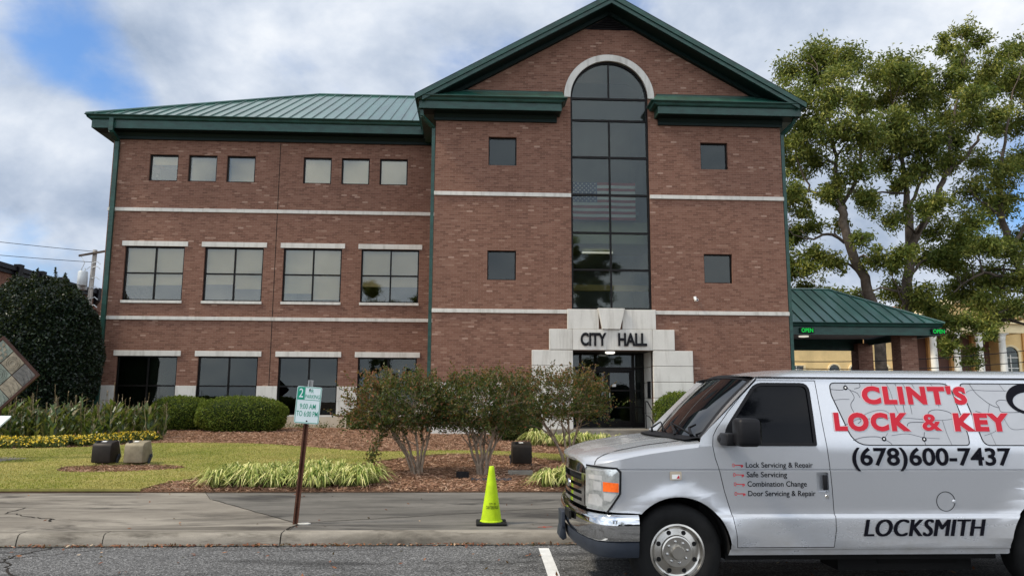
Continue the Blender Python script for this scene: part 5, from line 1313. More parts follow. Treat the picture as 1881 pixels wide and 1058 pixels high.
hedge('small loose bush at the wall behind the reddening shrub', (-3.9, 28.3, .9), (.62, .5, .42), 5000, 8, 'leaf_bush', 'garden_bush', .04, .018, 'hedge_core', 2.0, cat='bush')
hedge('loose green bush behind the middle crape myrtle near the entrance', (1.25, 23.6, .88), (.85, .7, .52), 7000, 9, 'leaf_bush', 'garden_bush', .04, .018, 'hedge_core', 2.0, cat='bush')
for i, (x, y) in enumerate(((-7.1, 28.95), (-6.3, 29.0), (-5.5, 28.95))):
    rng = np.random.default_rng(70+i); p = rng.normal(0, 1, (140, 3))*np.array([.22, .08, .07]) + np.array([x, y, z_ground(y)+.08])
    tag(quad_cloud('wall_weed', *leaf_set(p, rand_dirs(140, rng), .035, .018, -.1, .9, rng), M['leaf_bush']), 'low green weed tuft at the foot of the wing wall', 'weed', 'weeds at the wall foot')

bush = bpy.data.objects['evergreen_bush']
for x, y, s in ((3.5, -15, .62), (6.6, -16, .55), (10, -15.5, .66), (13.4, -16, .6), (.4, -17, .5), (17, -15.5, .62)):
    c = copy_tree(bush); c.location = (x, y, 0); c.scale = (s*1.3, s, s); c['label'] = 'dark hedge tree across the street mirrored in the van door glass'; c['group'] = 'hedge trees across the street'
# ---- arching variegated grass clumps
M['blade'] = leafmat('variegated_blade', [(0, (.06, .11, .02)), (.3, (.20, .26, .055)), (.6, (.46, .46, .15)), (1, (.68, .64, .30))], .5, .2)
def clump_mesh(seed, n=150, R=.44, H=.34):
    rng = np.random.default_rng(seed); vs = []; fs = []
    for _ in range(n):
        a = rng.uniform(0, 2*math.pi); r0 = rng.uniform(0, .10); reach = R*rng.uniform(.35, 1.08); h = H*rng.uniform(.65, 1.15)*(1.1-.35*reach/R)
        bx, by = math.cos(a+rng.normal(0, .6))*r0, math.sin(a+rng.normal(0, .6))*r0; ca, sa = math.cos(a), math.sin(a); w = rng.uniform(.008, .013); o = len(vs)
        tipdrop = rng.uniform(.25, .95)
        for i, t in enumerate((0, .3, .55, .78, 1)):
            rr = reach*t**1.25; z = h*math.sin(t*math.pi*.80)*(1-.5*tipdrop*t*t)*1.1; ww = w*(1-t**3*.9)
            vs += [(bx+ca*rr-sa*ww, by+sa*rr+ca*ww, z), (bx+ca*rr+sa*ww, by+sa*rr-ca*ww, z)]
            if i: fs.append((o+2*i-2, o+2*i-1, o+2*i+1, o+2*i))
    me = bpy.data.meshes.new('blades'); me.from_pydata(vs, [], fs); me.materials.append(M['blade']); return me
CL = [clump_mesh(100+i) for i in range(3)]
def tuft(x, y, s, label, group):
    o = bpy.data.objects.new('grass_clump', CL[RNG.randrange(3)]); COL.objects.link(o)
    o.location = (x, y, z_ground(y)-.01); o.rotation_euler = (0, 0, RNG.uniform(0, 6.28)); o.scale = (s, s, s*RNG.uniform(.9, 1.1))
    tag(o, label, 'ornamental grass', group)
for r, (y, x0, x1, n) in enumerate(((13.36, -4.18, -1.85, 9), (13.75, -4.22, -1.75, 9), (14.15, -4.0, -1.95, 7), (14.5, -3.6, -2.4, 4))):
    for i in range(n):
        tuft(x0+(x1-x0)*i/(n-1)+RNG.uniform(-.08, .08), y+RNG.uniform(-.08, .08), RNG.uniform(.9, 1.15), 'pale striped grass clump in the long row behind the parking sign', 'grass clumps behind the parking sign')
for x, y in ((1.28, 13.35), (1.68, 13.3), (2.1, 13.35), (2.5, 13.3), (1.45, 13.75), (1.85, 13.8), (2.3, 13.75)):
    tuft(x, y, RNG.uniform(.9, 1.1), 'pale striped grass clump on the pavement edge next to the van front', 'grass clumps next to the van front')
for x, y in ((2.15, 21.4), (2.6, 21.3), (3.05, 21.5), (3.5, 21.4), (1.75, 21.7), (3.9, 21.6), (2.9, 22.0)):
    tuft(x, y, RNG.uniform(1.05, 1.3), 'pale striped grass clump in the bed before the entrance steps', 'grass clumps before the steps')

# ---- broad leaved bed plants with dry flower stalks
M['canna'] = leafmat('broad_leaf', [(0, (.012, .028, .008)), (.5, (.028, .06, .015)), (.8, (.065, .105, .028)), (.92, (.12, .13, .045)), (1, (.20, .11, .05))], .4, .25, .4)
M['stalk'] = leafmat('dry_stalk', [(0, (.12, .085, .05)), (.6, (.20, .15, .09)), (1, (.34, .28, .19))], .8, .1)
def canna_mesh(seed):
    rng = np.random.default_rng(seed); vs = []; fs = []; mi = []
    def blade(b, a, L, W, lean, mat):
        o = len(vs); ca, sa = math.cos(a), math.sin(a); tw = rng.uniform(-.5, .5)
        for i, t in enumerate((0, .25, .5, .75, 1)):
            rr = L*lean*t**1.5; z = L*(t-.35*lean*t*t); ww = W*math.sin(math.pi*min(.98, .06+.92*t)**.85)+.003
            ux, uy = -sa*math.cos(tw), ca*math.cos(tw)
            vs.extend([(b[0]+ca*rr-ux*ww, b[1]+sa*rr-uy*ww, b[2]+z+ww*.4), (b[0]+ca*rr+ux*ww, b[1]+sa*rr+uy*ww, b[2]+z+ww*.4)])
            if i: fs.append((o+2*i-2, o+2*i-1, o+2*i+1, o+2*i)); mi.append(mat)
    for k in range(5):
        bx, by = rng.normal(0, .10, 2); h = rng.uniform(.75, 1.2)
        for z in np.linspace(.1, h*.75, 6):
            blade((bx, by, z), rng.uniform(0, 6.28), rng.uniform(.3, .5), rng.uniform(.035, .06), rng.uniform(.35, .9), 0)
        o = len(vs); lx, ly = rng.normal(0, .06, 2); hh_ = h+rng.uniform(.0, .5)*(rng.random() < .5)
        for t in (0, .5, 1):
            for s in (-1, 1): vs.append((bx+lx*t+s*.008, by+ly*t, hh_*t))
        fs += [(o, o+1, o+3, o+2), (o+2, o+3, o+5, o+4)]; mi += [1, 1]
        for _ in range(6): blade((bx+lx*.92, by+ly*.92, hh_*rng.uniform(.84, .99)), rng.uniform(0, 6.28), rng.uniform(.04, .10), .009, rng.uniform(.1, .6), 1)
    me = bpy.data.meshes.new('leaves'); me.from_pydata(vs, [], fs); me.materials.append(M['canna']); me.materials.append(M['stalk']); me.polygons.foreach_set('material_index', mi); return me
CM = [canna_mesh(200+i) for i in range(5)]
n = 0
while n < 88:
    x = RNG.uniform(-15.2, -9.3); y = RNG.uniform(21.3, 25.6)
    if x > -10.1 and y < 22.4 + (x+10.1)*1.2: continue
    o = bpy.data.objects.new('canna_plant', CM[RNG.randrange(5)]); COL.objects.link(o)
    s = RNG.uniform(.72, 1.02); o.location = (x, y, z_ground(y)-.02); o.rotation_euler = (0, 0, RNG.uniform(0, 6.28)); o.scale = (s, s, s*RNG.uniform(.85, 1.12))
    tag(o, 'tall broad leaved plant with dried flower stalks in the bed before the evergreen', 'bed plant', 'broad leaved plants in the flower bed'); n += 1
# ---- low yellow flowers edging that bed
M['petal'] = leafmat('yellow_petal', [(0, (.62, .36, .02)), (.5, (.78, .55, .04)), (1, (.80, .68, .22))], .6, .25)
rng = np.random.default_rng(77)
def strip_pts(n):
    pl = np.array([(-15.5, 20.55), (-13, 20.6), (-11.6, 20.7), (-10.5, 21.0), (-9.75, 22.1), (-9.35, 23.3)]); seg = np.linalg.norm(np.diff(pl, axis=0), axis=1); cum = np.concatenate([[0], np.cumsum(seg)])
    t = rng.uniform(0, cum[-1], n); k = np.clip(np.searchsorted(cum, t)-1, 0, len(seg)-1); f = ((t-cum[k])/seg[k])[:, None]
    p = pl[k]*(1-f)+pl[k+1]*f; off = rng.uniform(-.42, .62, n); tn = (pl[k+1]-pl[k])/seg[k][:, None]
    p = p+np.stack([-tn[:, 1], tn[:, 0]], 1)*off[:, None]
    h = .26*np.sqrt(np.clip(1-((off-.1)/.56)**2, 0, 1))*rng.uniform(.75, 1.1, n)
    zg_ = np.array([z_ground(y) for y in p[:, 1]]); return np.column_stack([p, zg_+h])
P1 = strip_pts(26000); P1[:, 2] -= np.abs(rng.normal(0, .05, len(P1))); P2 = strip_pts(2600); P2[:, 2] += .02
L1 = leaf_set(P1, np.tile([0, 0, .6], (len(P1), 1)), .035, .016, 0, .9, rng); L2 = leaf_set(P2, np.tile([0, -.3, 0.], (len(P2), 1)), .03, .024, 0, .8, rng)
tag(quad_cloud('flowers', *[np.concatenate([a, b]) for a, b in zip(L1, L2)], [M['leaf_bush'], M['petal']], None, [0]*len(P1)+[1]*len(P2)), 'low yellow flowers edging the bed of tall plants', 'flowers', kind='stuff')
# ---- mown grass, pine straw, fallen leaves
def turfmat():
    m, t = new_mat('turf_blade')
    r = t.n('ShaderNodeNewGeometry').outputs['Random Per Island']; p = t.n('ShaderNodeTexCoord').outputs['Object']
    a = t.ramp(r, [(0, (.13, .17, .022)), (.5, (.28, .30, .05)), (1, (.42, .40, .10))]); b = t.ramp(r, [(0, (.27, .22, .06)), (.5, (.52, .40, .14)), (1, (.66, .52, .23))])
    n = t.ramp(t.noise(t.v('MULTIPLY', p, (.6, 1, 1)), .75, 5, .65), [(.44, 0.), (.66, .9)])
    c = t.mix(.6, t.mix(n, a, b), t.ramp(t.noise(p, 2.6, 5, .7), [(.3, .62), (.65, 1.05)]), 'MULTIPLY')
    d_ = t.n('ShaderNodeBsdfPrincipled', {'Base Color': c, 'Roughness': .7, 'Specular IOR Level': .2}); tr = t.n('ShaderNodeBsdfTranslucent', {'Color': c})
    return finish(m, t, t.n('ShaderNodeMixShader', {0: .25, 1: d_.outputs[0], 2: tr.outputs[0]}))
M['turf'] = turfmat()
M['straw'] = leafmat('straw_needle', [(0, (.10, .05, .032)), (.4, (.24, .13, .082)), (.8, (.37, .22, .145)), (1, (.52, .36, .25))], .9, .05)
def region(n, x0, x1, y0, y1):
    y = y0+(y1-y0)*rng.uniform(0, 1, n)**1.25; return rng.uniform(x0, x1, n), y
x, y = region(150000, -14, 5, 12.99, 22.2); k = in_poly(x, y, LAWN) & ~in_poly(x, y, SPOT); x, y = x[k], y[k]
P = np.column_stack([x, y, np.array([z_ground(v) for v in y])+.055]); nn = len(P)
U = np.column_stack([rng.normal(0, .5, nn), rng.normal(0, .5, nn), np.ones(nn)]); U = U/np.linalg.norm(U, axis=1, keepdims=True)*.016*rng.uniform(.6, 1.4, (nn, 1))
tag(quad_cloud('grass', P, U, perp(U, rng)*.0055, M['turf']), 'short green and straw coloured grass of the lawn', 'grass', kind='stuff')
x, y = region(170000, -13, 6.5, 13.0, 28.9); k = (~in_poly(x, y, LAWN)) | in_poly(x, y, SPOT); x, y = x[k], y[k]; nn = len(x)
P = np.column_stack([x, y, np.array([z_ground(v) for v in y])+.008+np.abs(rng.normal(0, .016, nn))])
U = np.column_stack([rng.normal(0, 1, nn), rng.normal(0, 1, nn), rng.normal(0, .28, nn)]); U = U/np.linalg.norm(U, axis=1, keepdims=True)*.055*rng.uniform(.5, 1.4, (nn, 1))
tag(quad_cloud('pine_straw', P, U, perp(U, rng)*.0052, M['straw'], shape='rect'), 'loose brown pine straw on the beds', 'pine straw', kind='stuff')
M['dead'] = leafmat('dead_leaf', [(0, (.06, .025, .015)), (.5, (.16, .06, .035)), (.85, (.26, .12, .06)), (1, (.45, .36, .26))], .8, .1)
nn = 1300; x = rng.uniform(-8, 5, nn); y = 9.07-np.abs(rng.normal(0, .045, nn)); far_ = rng.random(nn) < .12; y[far_] = rng.uniform(6.5, 9, far_.sum()); P = np.column_stack([x, y, .012+rng.uniform(0, .014, nn)])
nb = 160; P = np.concatenate([P, np.column_stack([rng.uniform(-2.6, 2.5, nb), rng.uniform(13.2, 17, nb), np.zeros(nb)])]); P[-nb:, 2] = [z_ground(v)+.03 for v in P[-nb:, 1]]
np2 = 40; P = np.concatenate([P, np.column_stack([rng.uniform(-7, 1, np2), rng.uniform(9.4, 12.9, np2), np.full(np2, .137)])])
nn = len(P); U = np.column_stack([rng.normal(0, 1, nn), rng.normal(0, 1, nn), rng.normal(0, .3, nn)]); U = U/np.linalg.norm(U, axis=1, keepdims=True)*.026*rng.uniform(.5, 1.3, (nn, 1)); Vv = np.cross(U, np.array([0, 0, 1.])+rng.normal(0, .3, (nn, 3))); Vv = Vv/np.linalg.norm(Vv, axis=1, keepdims=True)*.013
tag(quad_cloud('leaves', P, U, Vv, M['dead']), 'fallen brown leaves in the gutter and on the beds', 'leaves', kind='stuff')
# ================================================================== street furniture and garden fittings
M['steel'] = pmat('galvanised_steel', (.34, .34, .33), .45, .8, .2, 4)
M['rust'] = pmat('rusted_post', (.085, .032, .020), .8, .1, .4, 5, col2=(.15, .07, .045), fine=.4)
M['signwhite'] = pmat('sign_white', (.62, .70, .70), .4, 0, .05, 3)
M['signgreen'] = pmat('sign_green', (.01, .26, .16), .45, 0, .06, 3)
ps = thing('parking_sign', 'leaning two hour parking sign on a rusty post at the kerb', 'sign', (-2.135, 9.75, .13))
PX, PY, PZ = -2.135, 9.75, .13
mb = MB()
uch = [(-.032, -.006), (-.014, -.006), (-.010, .026), (.010, .026), (.014, -.006), (.032, -.006), (.032, -.001), (.017, -.001), (.013, .031), (-.013, .031), (-.017, -.001), (-.032, -.001)]
mb.prism([(PX+a, PY+b) for a, b in uch], PZ-.05, PZ+1.20, 'z'); mb.cur = 1; mb.prism([(PX+a, PY+b) for a, b in uch], PZ+1.20, PZ+1.735, 'z')
mb.build('post', [M['rust'], M['steel']], ps)
sx, sz0, sz1, sy = PX, PZ+1.205, PZ+1.655, PY-.016
pl = rnd([(sx-.15, sz0), (sx+.15, sz0), (sx+.15, sz1), (sx-.15, sz1)], .028, 5)
mb = MB(); mb.prism(pl, sy-.0015, sy+.0015, 'y'); plate = mb.build('sign_plate', M['signwhite'], ps)
mb = MB(); a_, b_ = inset(pl, .006), inset(pl, .013); mb.prism(a_, sy-.0025, sy-.002, 'y', [b_]); mb.box(sx-.135, sx+.135, sy-.0025, sy-.002, sz0+.285, sz0+.291); mb.box(sx-.055, sx-.050, sy-.0025, sy-.002, sz0+.291, sz1-.014); mb.build('border', M['signgreen'], plate)
mb = MB(); mb.prism(rnd([(sx-.136, sz0+.292), (sx-.057, sz0+.292), (sx-.057, sz1-.014), (sx-.136, sz1-.014)], [.002, .002, .002, .02], 3), sy-.0026, sy-.002, 'y'); mb.build('number_field', M['signgreen'], plate)
mb = MB(); v2, f2 = fit_text('2', sx-.122, sx-.072, sz0+.315, .105, bold=.012); mb.add([(a, sy-.0034, b) for a, b in v2], f2); mb.build('number', M['signwhite'], plate, recalc=False)
mb = MB()
for t_, x0, x1, z0, h in (('HR', -.005, .052, .375, .045), ('PARKING', -.045, .132, .308, .045), ('9:00 AM', -.098, .095, .178, .062), ('TO 6:00 PM', -.13, .128, .088, .062)):
    v2, f2 = fit_text(t_, sx+x0, sx+x1, sz0+z0, h, bold=.006); mb.add([(a, sy-.0030, b) for a, b in v2], f2)
mb.build('lettering', M['signgreen'], plate, recalc=False)
for z in (.03, .415):
    mb = MB(); mb.lathe([(0, -.008), (.006, -.007), (.010, -.003), (.010, 0)], (sx+.004, sy-.001, sz0+z), 'y', 10); mb.build('bolt', M['black'], plate)
ps.rotation_euler = (math.radians(1.5), math.radians(4.0), math.radians(3))
mb = MB(); mb.prism(wobble((-.0, 0), (.1, 0), 3, .0, 1)+[(.13, .05), (.08, .10), (.02, .09), (-.03, .05)], 0, .012, 'z'); mb.v = [(x-2.08, y+9.70, z+.1315) for x, y, z in mb.v]
tag(mb.build('broken_concrete', M['stone']), 'small broken pale concrete patch at the foot of the parking sign', 'rubble')
# traffic cone
M['lime'] = pmat('lime_plastic', (.44, .62, .012), .5, 0, .16, 7, fine=.3)
CXc, CYc, CZc = .236, 9.72, .131
cn = thing('traffic_cone', 'lime green traffic cone with black base standing on the pavement', 'traffic cone', (CXc, CYc, CZc))
mb = MB(); mb.box(CXc-.185, CXc+.185, CYc-.185, CYc+.185, CZc, CZc+.032); mb.build('base', M['rubber'], cn, bevel=.012)
cone_r = lambda z: .125-(.125-.030)*z/.635
mb = MB(); mb.lathe([(.138, .033), (.134, .045), (.125, .05)] + [(cone_r(z)-0, .05+z) for z in np.linspace(0, .635, 12)] + [(.026, .69), (.022, .685), (.02, .5)], (CXc, CYc, CZc), 'z', 40); mb.build('cone_body', M['lime'], cn, smooth=40)
for t_, w, z0, h in (('CITY OF', .085, .235, .024), ('CARTERSVILLE', .165, .190, .034)):
    mb = MB(); v2, f2 = fit_text(t_, -w/2, w/2, z0, h, bold=.012)
    vv = []
    for a, b in v2:
        r = cone_r(b-.05)+.0015; an = (a+.012)/r; vv.append((CXc+r*math.sin(an), CYc-r*math.cos(an), CZc+b))
    mb.add(vv, f2); mb.build('lettering', M['ink'], cn, recalc=False)
mb = MB(); mb.add([(.78, 9.45, .1318), (.98, 9.47, .1318), (.95, 9.50, .1318), (.80, 9.49, .1318)], [(0, 1, 2, 3)]); mb.add([(.85, 9.42, .1319), (.88, 9.42, .1319), (.88, 9.53, .1319), (.85, 9.53, .1319)], [(0, 1, 2, 3)])
tag(mb.build('pavement_paint_mark', pmat('red_spray', (.32, .07, .05), .9, 0, .2, 30, fine=.6)), 'faded red paint mark on the pavement right of the cone', 'paint mark', kind='structure')
# floodlights
def flood(x, y, rz, body, label, cover):
    z = z_ground(y)+.0; f = thing('floodlight', label, 'floodlight', (x, y, z), 'floodlights in the beds', rz)
    L = lambda m, n_, mt, par=f, **k: m.build(n_, mt, par, origin=None, **k)
    w = .205; sd = [(-.20, .07), (-.185, .42), (-.135, .475), (.10, .52), (.235, .17), (.16, .06)]
    mb = MB(); mb.prism([(y+a, z+b) for a, b in sd], x-w, x+w, 'x'); bd = L(mb, 'housing', body, bevel=.028, smooth=40)
    mb = MB(); mb.prism([(y+.13, z+.51), (y+.265, z+.165), (y+.235, z+.15), (y+.10, z+.50)], x-w+.02, x+w-.02, 'x'); L(mb, 'lens', M['lens'])
    for s in (-1, 1):
        mb = MB(); mb.prism([(y+.0, z-.03), (y+.05, z-.03), (y+.16, z+.22), (y+.12, z+.24), (y+.03, z+.14)], x+s*(w+.008), x+s*(w+.022), 'x')
        mb.lathe([(0, s*.03), (.03, s*.026), (.034, s*.0)], (x+s*(w+.012), y+.1, z+.2), 'x', 12); L(mb, 'bracket', M['valance'], smooth=40)
    for i in range(2):
        pass
    mb = MB(); mb.lathe([(.042, -.01), (.042, .03), (.034, .042), (0, .045)], (x-.12, y-.10, z+.472), 'z', 16); L(mb, 'photocell', M['black'], smooth=40)
    mb = MB(); mb.prism([(y-.09, z+.4895), (y-.03, z+.5015), (y-.03, z+.5045), (y-.09, z+.4925)], x-.06, x+.03, 'x'); L(mb, 'rating_label', M['white_paint'])
    return f
M['fl_dark'] = pmat('bronze_housing', (.022, .018, .015), .5, .2, .2, 5)
M['fl_tan'] = pmat('tan_housing', (.20, .17, .115), .55, .1, .2, 5)  # lighter tan colour than the other floodlight housings
flood(-7.61, 16.72, -.12, M['fl_dark'], 'dark bronze floodlight in the lawn cut out, next to a tan one', 0)
flood(-6.96, 16.72, -.12, M['fl_tan'], 'tan floodlight in the lawn cut out', 0)
flood(1.03, 16.6, .05, M['fl_dark'], 'dark floodlight in the pine straw bed right of the cone', 0)
# drain cover, pipe end, concrete block in the bed
dr = thing('drain', 'black drain pipe end and flat cover in the pine straw behind the cone', 'drain', (.3, 14.4, z_ground(14.4)))
mb = MB(); mb.lathe([(.12, -.04), (.12, .10), (.10, .10), (.10, -.02)], (-.18, 14.55, z_ground(14.5)+.03), 'z', 20); mb.build('pipe_end', M['trim'], dr, smooth=40)
mb = MB(); mb.box(-.02, .72, 14.15, 14.5, z_ground(14.3)-.02, z_ground(14.3)+.035); mb.build('cover', M['valance'], dr, bevel=.01)
mb = MB(); mb.box(.68, 1.15, 14.95, 15.12, z_ground(15)-.03, z_ground(15)+.10); tag(mb.build('concrete_block', M['kerb'], bevel=.012), 'low grey concrete block in the straw by the floodlight', 'block')
# quilt square sign
QX, QY, QZ, QR = -10.45, 17.6, 2.13, .86
M['brown'] = pmat('brown_steel', (.055, .028, .022), .6, .2, .25, 4)
M['slate'] = pmat('slate_tile', (.13, .125, .12), .7, 0, .25, 7, fine=.3); M['sand'] = pmat('sand_tile', (.25, .215, .165), .75, 0, .25, 7, fine=.3); M['moss'] = pmat('grey_green_tile', (.19, .215, .185), .7, 0, .25, 7, fine=.3); M['clay'] = pmat('clay_tile', (.26, .17, .125), .75, 0, .25, 7, fine=.3)
qs = thing('quilt_panel', 'diamond shaped panel of carved stone tiles in a brown frame on a post', 'sculpture', (QX, QY, z_ground(QY)))
h2 = 1/math.sqrt(2)
def dm(u, v): return (QX+(u-v)*h2, QZ+(u+v)*h2)
E_ = QR*h2
mb = MB(); mb.prism([dm(-E_, -E_), dm(E_, -E_), dm(E_, E_), dm(-E_, E_)], QY, QY+.06, 'y', [[dm(-E_+.05, -E_+.05), dm(E_-.05, -E_+.05), dm(E_-.05, E_-.05), dm(-E_+.05, E_-.05)]])
mb.prism([dm(-E_+.05, -E_+.05), dm(E_-.05, -E_+.05), dm(E_-.05, E_-.05), dm(-E_+.05, E_-.05)], QY+.035, QY+.06, 'y'); fr = mb.build('frame', M['brown'], qs)
mb = MB(); mb.prism([(QX-.09, z_ground(QY)), (QX+.09, z_ground(QY)), (QX+.07, QZ-QR+.1), (QX-.07, QZ-QR+.1)], QY+.02, QY+.10, 'y'); mb.build('post', M['brown'], qs)
st_ = (2*E_-.1)/3; cols = ['moss', 'slate', 'sand', 'sand', 'moss', 'clay', 'slate', 'sand', 'moss']
for i in range(3):
    for j in range(3):
        u0, v0 = -E_+.05+st_*i+.01, -E_+.05+st_*j+.01; s = st_-.02; k = i*3+j; mc = M[cols[k]]; mo = M[cols[(k+4) % 9]]
        P_ = lambda a, b: dm(u0+a*s, v0+b*s)
        mb = MB(); mb.prism([P_(0, 0), P_(1, 0), P_(1, 1), P_(0, 1)], QY+.012, QY+.034, 'y'); mb.cur = 1
        yr = (QY+.002, QY+.012)
        if k % 3 == 0:
            for a in (.08, .36, .64): mb.prism([P_(a, .08), P_(a+.16, .08), P_(a+.30, .5), P_(a+.16, .92), P_(a, .92), P_(a+.14, .5)], *yr, 'y')
        elif k % 3 == 1:
            for r0, r1 in ((.40, .44), (.28, .32), (.14, .2)):
                mb.prism([P_(.5+r1*math.cos(t), .5+r1*math.sin(t)) for t in np.linspace(0, 6.28, 21)[:-1]], *yr, 'y', [[P_(.5+r0*math.cos(t), .5+r0*math.sin(t)) for t in np.linspace(0, 6.28, 21)[:-1]]])
        else:
            for a, b in ((.08, .08), (.40, .08), (.24, .36), (.56, .36), (.08, .64), (.40, .64), (.70, .64)): mb.prism([P_(a, b), P_(a+.22, b), P_(a+.22, b+.22), P_(a+.08, b+.14)], *yr, 'y')
        mb.build('tile', [mc, mo], fr)
mb = MB(); mb.prism([(QX-1.3, QY-.75), (QX+.45, QY-.6), (QX+.75, QY+.1), (QX+.2, QY+.5), (QX-1.3, QY+.4)], z_ground(17)-.02, z_ground(17.3)+.065, 'z')
tag(mb.build('concrete_pad', M['kerb'], bevel=.015), 'flat concrete pad under the quilt panel', 'slab')
ip = thing('information_plaque', 'slanted white information board in front of the quilt panel', 'plaque', (-10.35, 17.1, z_ground(17.1)))
zi = 1.02
mb = MB(); mb.prism([(16.85, zi-.05), (17.3, zi+.19), (17.3, zi+.23), (16.85, zi-.01)], -11.1, -9.93, 'x'); bd = mb.build('board', M['signwhite'], ip)
mb = MB(); mb.prism([(16.95, zi+.0385), (17.24, zi+.1925), (17.24, zi+.1975), (16.95, zi+.0435)], -11.0, -10.02, 'x'); mb.build('picture_field', pmat('printed_field', (.40, .50, .52), .4, 0, .3, 6), bd)
mb = MB(); mb.prism([(-10.42, z_ground(17.1)), (-10.12, z_ground(17.1)), (-10.2, zi+.02), (-10.38, zi+.02)], 17.06, 17.12, 'y'); mb.build('post', M['brown'], ip)
# ================================================================== beyond: pole, wires, brick building, courthouse
M['wood'] = pmat('weathered_pole', (.40, .37, .33), .9, 0, .3, 2, fine=.4, stretch=(6, 6, .4)); M['grey_tank'] = pmat('grey_tank', (.50, .53, .54), .5, .1, .1, 3)
up = thing('utility_pole', 'wooden utility pole with two grey transformers behind the evergreen bush', 'utility pole', (-24.6, 50, .65))
mb = MB(); mb.tube([(-24.75, 50, .5), (-24.45, 50, 11.1)], [.19, .13], 10); mb.build('pole', M['wood'], up, smooth=40)
mb = MB(); mb.prism([(-25.35, 10.62), (-23.5, 10.98), (-23.5, 11.10), (-25.35, 10.74)], 49.75, 49.87, 'y'); mb.build('crossarm', M['bark'], up)
for x, y, zz in ((-25.0, 49.8, 8.75), (-25.25, 50.35, 8.55)):
    mb = MB(); mb.lathe([(.0, 0), (.27, .0), (.29, .03), (.29, .85), (.25, .92), (0, .95)], (x, y, zz), 'z', 20)
    for a in (-.1, .1): mb.tube([(x+a, y, zz+.9), (x+a, y, zz+1.12)], [.045, .03], 8)
    mb.build('transformer', M['grey_tank'], up, smooth=40)
mb = MB()
for z in (10.2, 9.9, 9.2, 8.6, 7.9, 7.4): mb.tube([(-24.5, 49.85, z), (-24.15, 49.8, z+.12), (-23.95, 49.8, z-.05)], .03, 5)
mb.tube([(-25.2, 49.8, 10.65), (-24.9, 49.7, 10.2), (-25.1, 49.7, 9.7)], .025, 5); mb.tube([(-24.6, 49.85, 10.0), (-25.0, 49.75, 9.6), (-24.9, 49.75, 9.5)], .02, 5); mb.build('hardware', M['grey_tank'], up)
def wire(label, a, b, sag, r, group):
    pts = []
    for i in range(25):
        t = i/24; p = Vector(a).lerp(Vector(b), t); p.z -= sag*4*t*(1-t); pts.append(p)
    mb = MB(); mb.tube(pts, r, 5); return tag(mb.build('power_line', M['black']), label, 'cable', group)
wire('upper thin cable running left from the top of the utility pole', (-24.5, 50, 11.0), (-44, 34, 11.6), .35, .018, 'cables from the utility pole')
wire('lower thin cable running left from the utility pole', (-24.5, 50, 10.3), (-44, 34, 10.4), .35, .018, 'cables from the utility pole')
for i, (z0, z1, lab) in enumerate(((3.75, 4.7, 'thin cable crossing before the courthouse, uppermost'), (3.5, 4.05, 'thin cable crossing before the courthouse, second from the van roof up'), (3.15, 3.5, 'thin cable crossing before the courthouse just above the van roof'))):
    wire(lab, (11.5, 38, z0), (32, 40, z1), .45, .022, 'cables before the courthouse')
rb = thing('brick_shop', 'old red brick building with black cornice behind the evergreen bush', 'building', (-33, 50, .6))
M['brick_red'] = brickmat('old_red_brick', 1.1)
mb = MB(); mb.box(-45, -27.3, 38, 62, .3, 8.85); mb.build('wall', M['brick_red'], rb)
mb = MB(); mb.box(-45, -27.05, 38, 62.2, 9.08, 9.36); mb.box(-45, -27.18, 38, 62.1, 8.851, 9.08); mb.build('cornice', M['black'], rb)
for y in np.arange(39, 62, 2.45):
    mb = MB(); mb.prism([(-27.30, 8.2), (-27.02, 8.6), (-26.92, 9.5), (-27.30, 9.5)], y, y+.45, 'y'); mb.build('corbel', M['black'], rb)
    mb = MB(); mb.box(-27.3, -27.2, y+.05, y+.4, .4, 8.2); mb.build('pilaster', M['brick_red'], rb)
mb = MB()
for z in (7.85, 7.6): mb.box(-27.30, -27.2, 38, 62, z, z+.1)
mb.build('string_course', M['brick_red'], rb)
# courthouse
ch = thing('courthouse', 'old yellow brick courthouse with white columned portico beyond the canopy', 'building', (50, 78, .8))
M['ybrick'] = brickmat('yellow_brick', 1.0); 
def ymat(nm, c): return pmat(nm, c, .8, 0, .12, .5, fine=.2)
M['yellow'] = ymat('yellow_brickwork', (.80, .58, .27)); M['pale'] = ymat('pale_yellow_trim', (.85, .70, .42)); M['ochre'] = ymat('orange_brickwork', (.66, .37, .14)); M['porch_shade'] = ymat('shaded_brickwork', (.17, .095, .075)); M['colw'] = ymat('white_column', (.80, .78, .70)); M['rufous'] = ymat('red_roof_tile', (.26, .12, .07))
mb = MB(); mb.box(30, 45.2, 78, 95, .3, 9.6); mb.box(54.9, 80, 78, 95, .3, 9.6); mb.build('wall', M['yellow'], ch)
mb = MB(); mb.box(45.2, 54.9, 79.5, 95, .3, 9.6); mb.build('porch_back_wall', M['porch_shade'], ch)  # portico shade is painted into this wall as a darker brick colour
mb = MB(); mb.box(29.6, 44.4, 77.6, 95, 9.6, 9.9); mb.box(29.3, 44.3, 77.3, 95, 9.9, 10.1); mb.box(55.7, 80, 77.6, 95, 9.6, 9.9); mb.box(55.8, 80, 77.3, 95, 9.9, 10.1); mb.build('cornice', M['pale'], ch)
mb = MB(); mb.add([(29.3, 77.3, 10.12), (80, 77.3, 10.12), (80, 86, 12.6), (36, 86, 12.6), (29.3, 95, 10.12)], [(0, 1, 2, 3), (0, 3, 4)]); mb.build('roof', M['rufous'], ch)
mb = MB(); mb.box(44.3, 55.7, 75.0, 78, 8.6, 9.5); mb.build('entablature', M['pale'], ch)
pa = 50.0
mb = MB(); mb.prism([(pa-5.5, 9.8), (pa+5.5, 9.8), (pa, 12.2)], 75.3, 79, 'y'); pdm = mb.build('pediment', M['yellow'], ch)
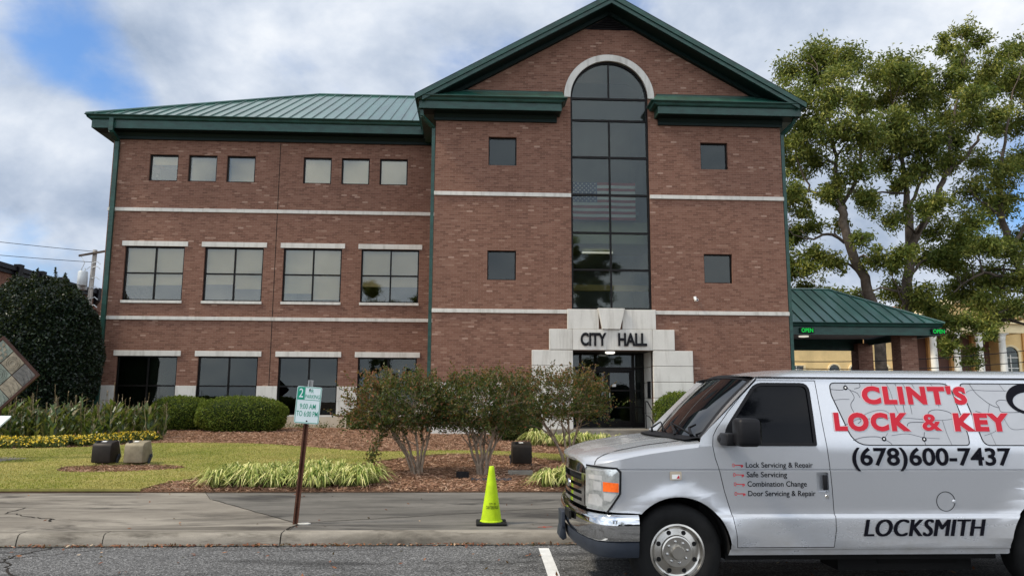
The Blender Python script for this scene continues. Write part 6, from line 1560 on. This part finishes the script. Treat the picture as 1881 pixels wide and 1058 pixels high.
mb = MB(); mb.box(pa-5.9, pa+5.9, 74.6, 78, 9.5, 9.8)
for s in (-1, 1): mb.prism([(pa, 12.62), (pa, 12.2), (pa+s*5.9, 9.81), (pa+s*6.2, 9.99)], 74.6, 79, 'y')
mb.build('pediment_trim', M['pale'], pdm)
for s in (-1, 1):
    for i in range(9):
        mb = MB(); x = pa+s*(.5+i*.62); zz = 12.2-.405*abs(x-pa)-.05; mb.box(x-.1, x+.1, 74.75, 75.28, zz-.16, zz); mb.build('bracket', M['pale'], pdm)
for x in (46.35, 48.75, 51.15, 53.55):
    mb = MB(); mb.lathe([(.42, 0), (.42, .2), (.36, .3), (.35, 3), (.31, 6.7), (.34, 6.75)], (x, 75.5, 1.2), 'z', 16); cl_ = mb.build('column', M['colw'], ch, smooth=40)
    mb = MB(); mb.lathe([(.31, 0), (.36, .25), (.34, .3), (.46, .55), (.48, .62)], (x, 75.5, 7.93), 'z', 12); mb.box(x-.45, x+.45, 75.05, 75.95, 8.5, 8.6); mb.build('capital', M['colw'], cl_)
    mb = MB(); mb.box(x-.8, x-.25, 79.1, 79.5, .8, 8.6); mb.build('pilaster', M['ochre'], ch)
for x0, x1, z0, z1, ar in ((32.4, 33.9, 2.6, 5.3, 0), (36.6, 37.7, 2.2, 4.9, 1), (38.8, 39.9, 2.2, 4.9, 1), (41.6, 42.9, 2.2, 4.9, 1), (55.2, 56.9, 3.2, 6.6, 1), (59, 60.7, 3.2, 6.6, 1)):
    c = (x0+x1)/2; r = (x1-x0)/2; poly = rect(x0, x1, z0, z1)[:2]+([(c+r*math.cos(a), z1+r*math.sin(a)) for a in np.linspace(0, math.pi, 11)] if ar else [(x1, z1), (x0, z1)])
    big = [(c+(a-c)*1.28, z0+(b-z0)*1.07-.1) for a, b in poly]
    mb = MB(); mb.prism(big, 77.86, 78.02, 'y', [poly]); wf = mb.build('window', M['pale'], ch)
    mb = MB(); mb.prism(poly, 77.97, 77.99, 'y'); mb.build('pane', M['glass_dark'], wf)
    mb = MB(); mb.box(c-.05, c+.05, 77.92, 77.965, z0, z1)
    for zz in np.linspace(z0+.9, z1-.3, 3): mb.box(x0, x1, 77.925, 77.96, zz-.04, zz+.04)
    mb.build('glazing_bars', M['colw'], wf)
for x in (40.4, 43.9, 57.8, 62.5):
    mb = MB(); mb.box(x-.35, x+.35, 77.8, 78.0, .8, 9.4); mb.build('pilaster', M['ochre'], ch)
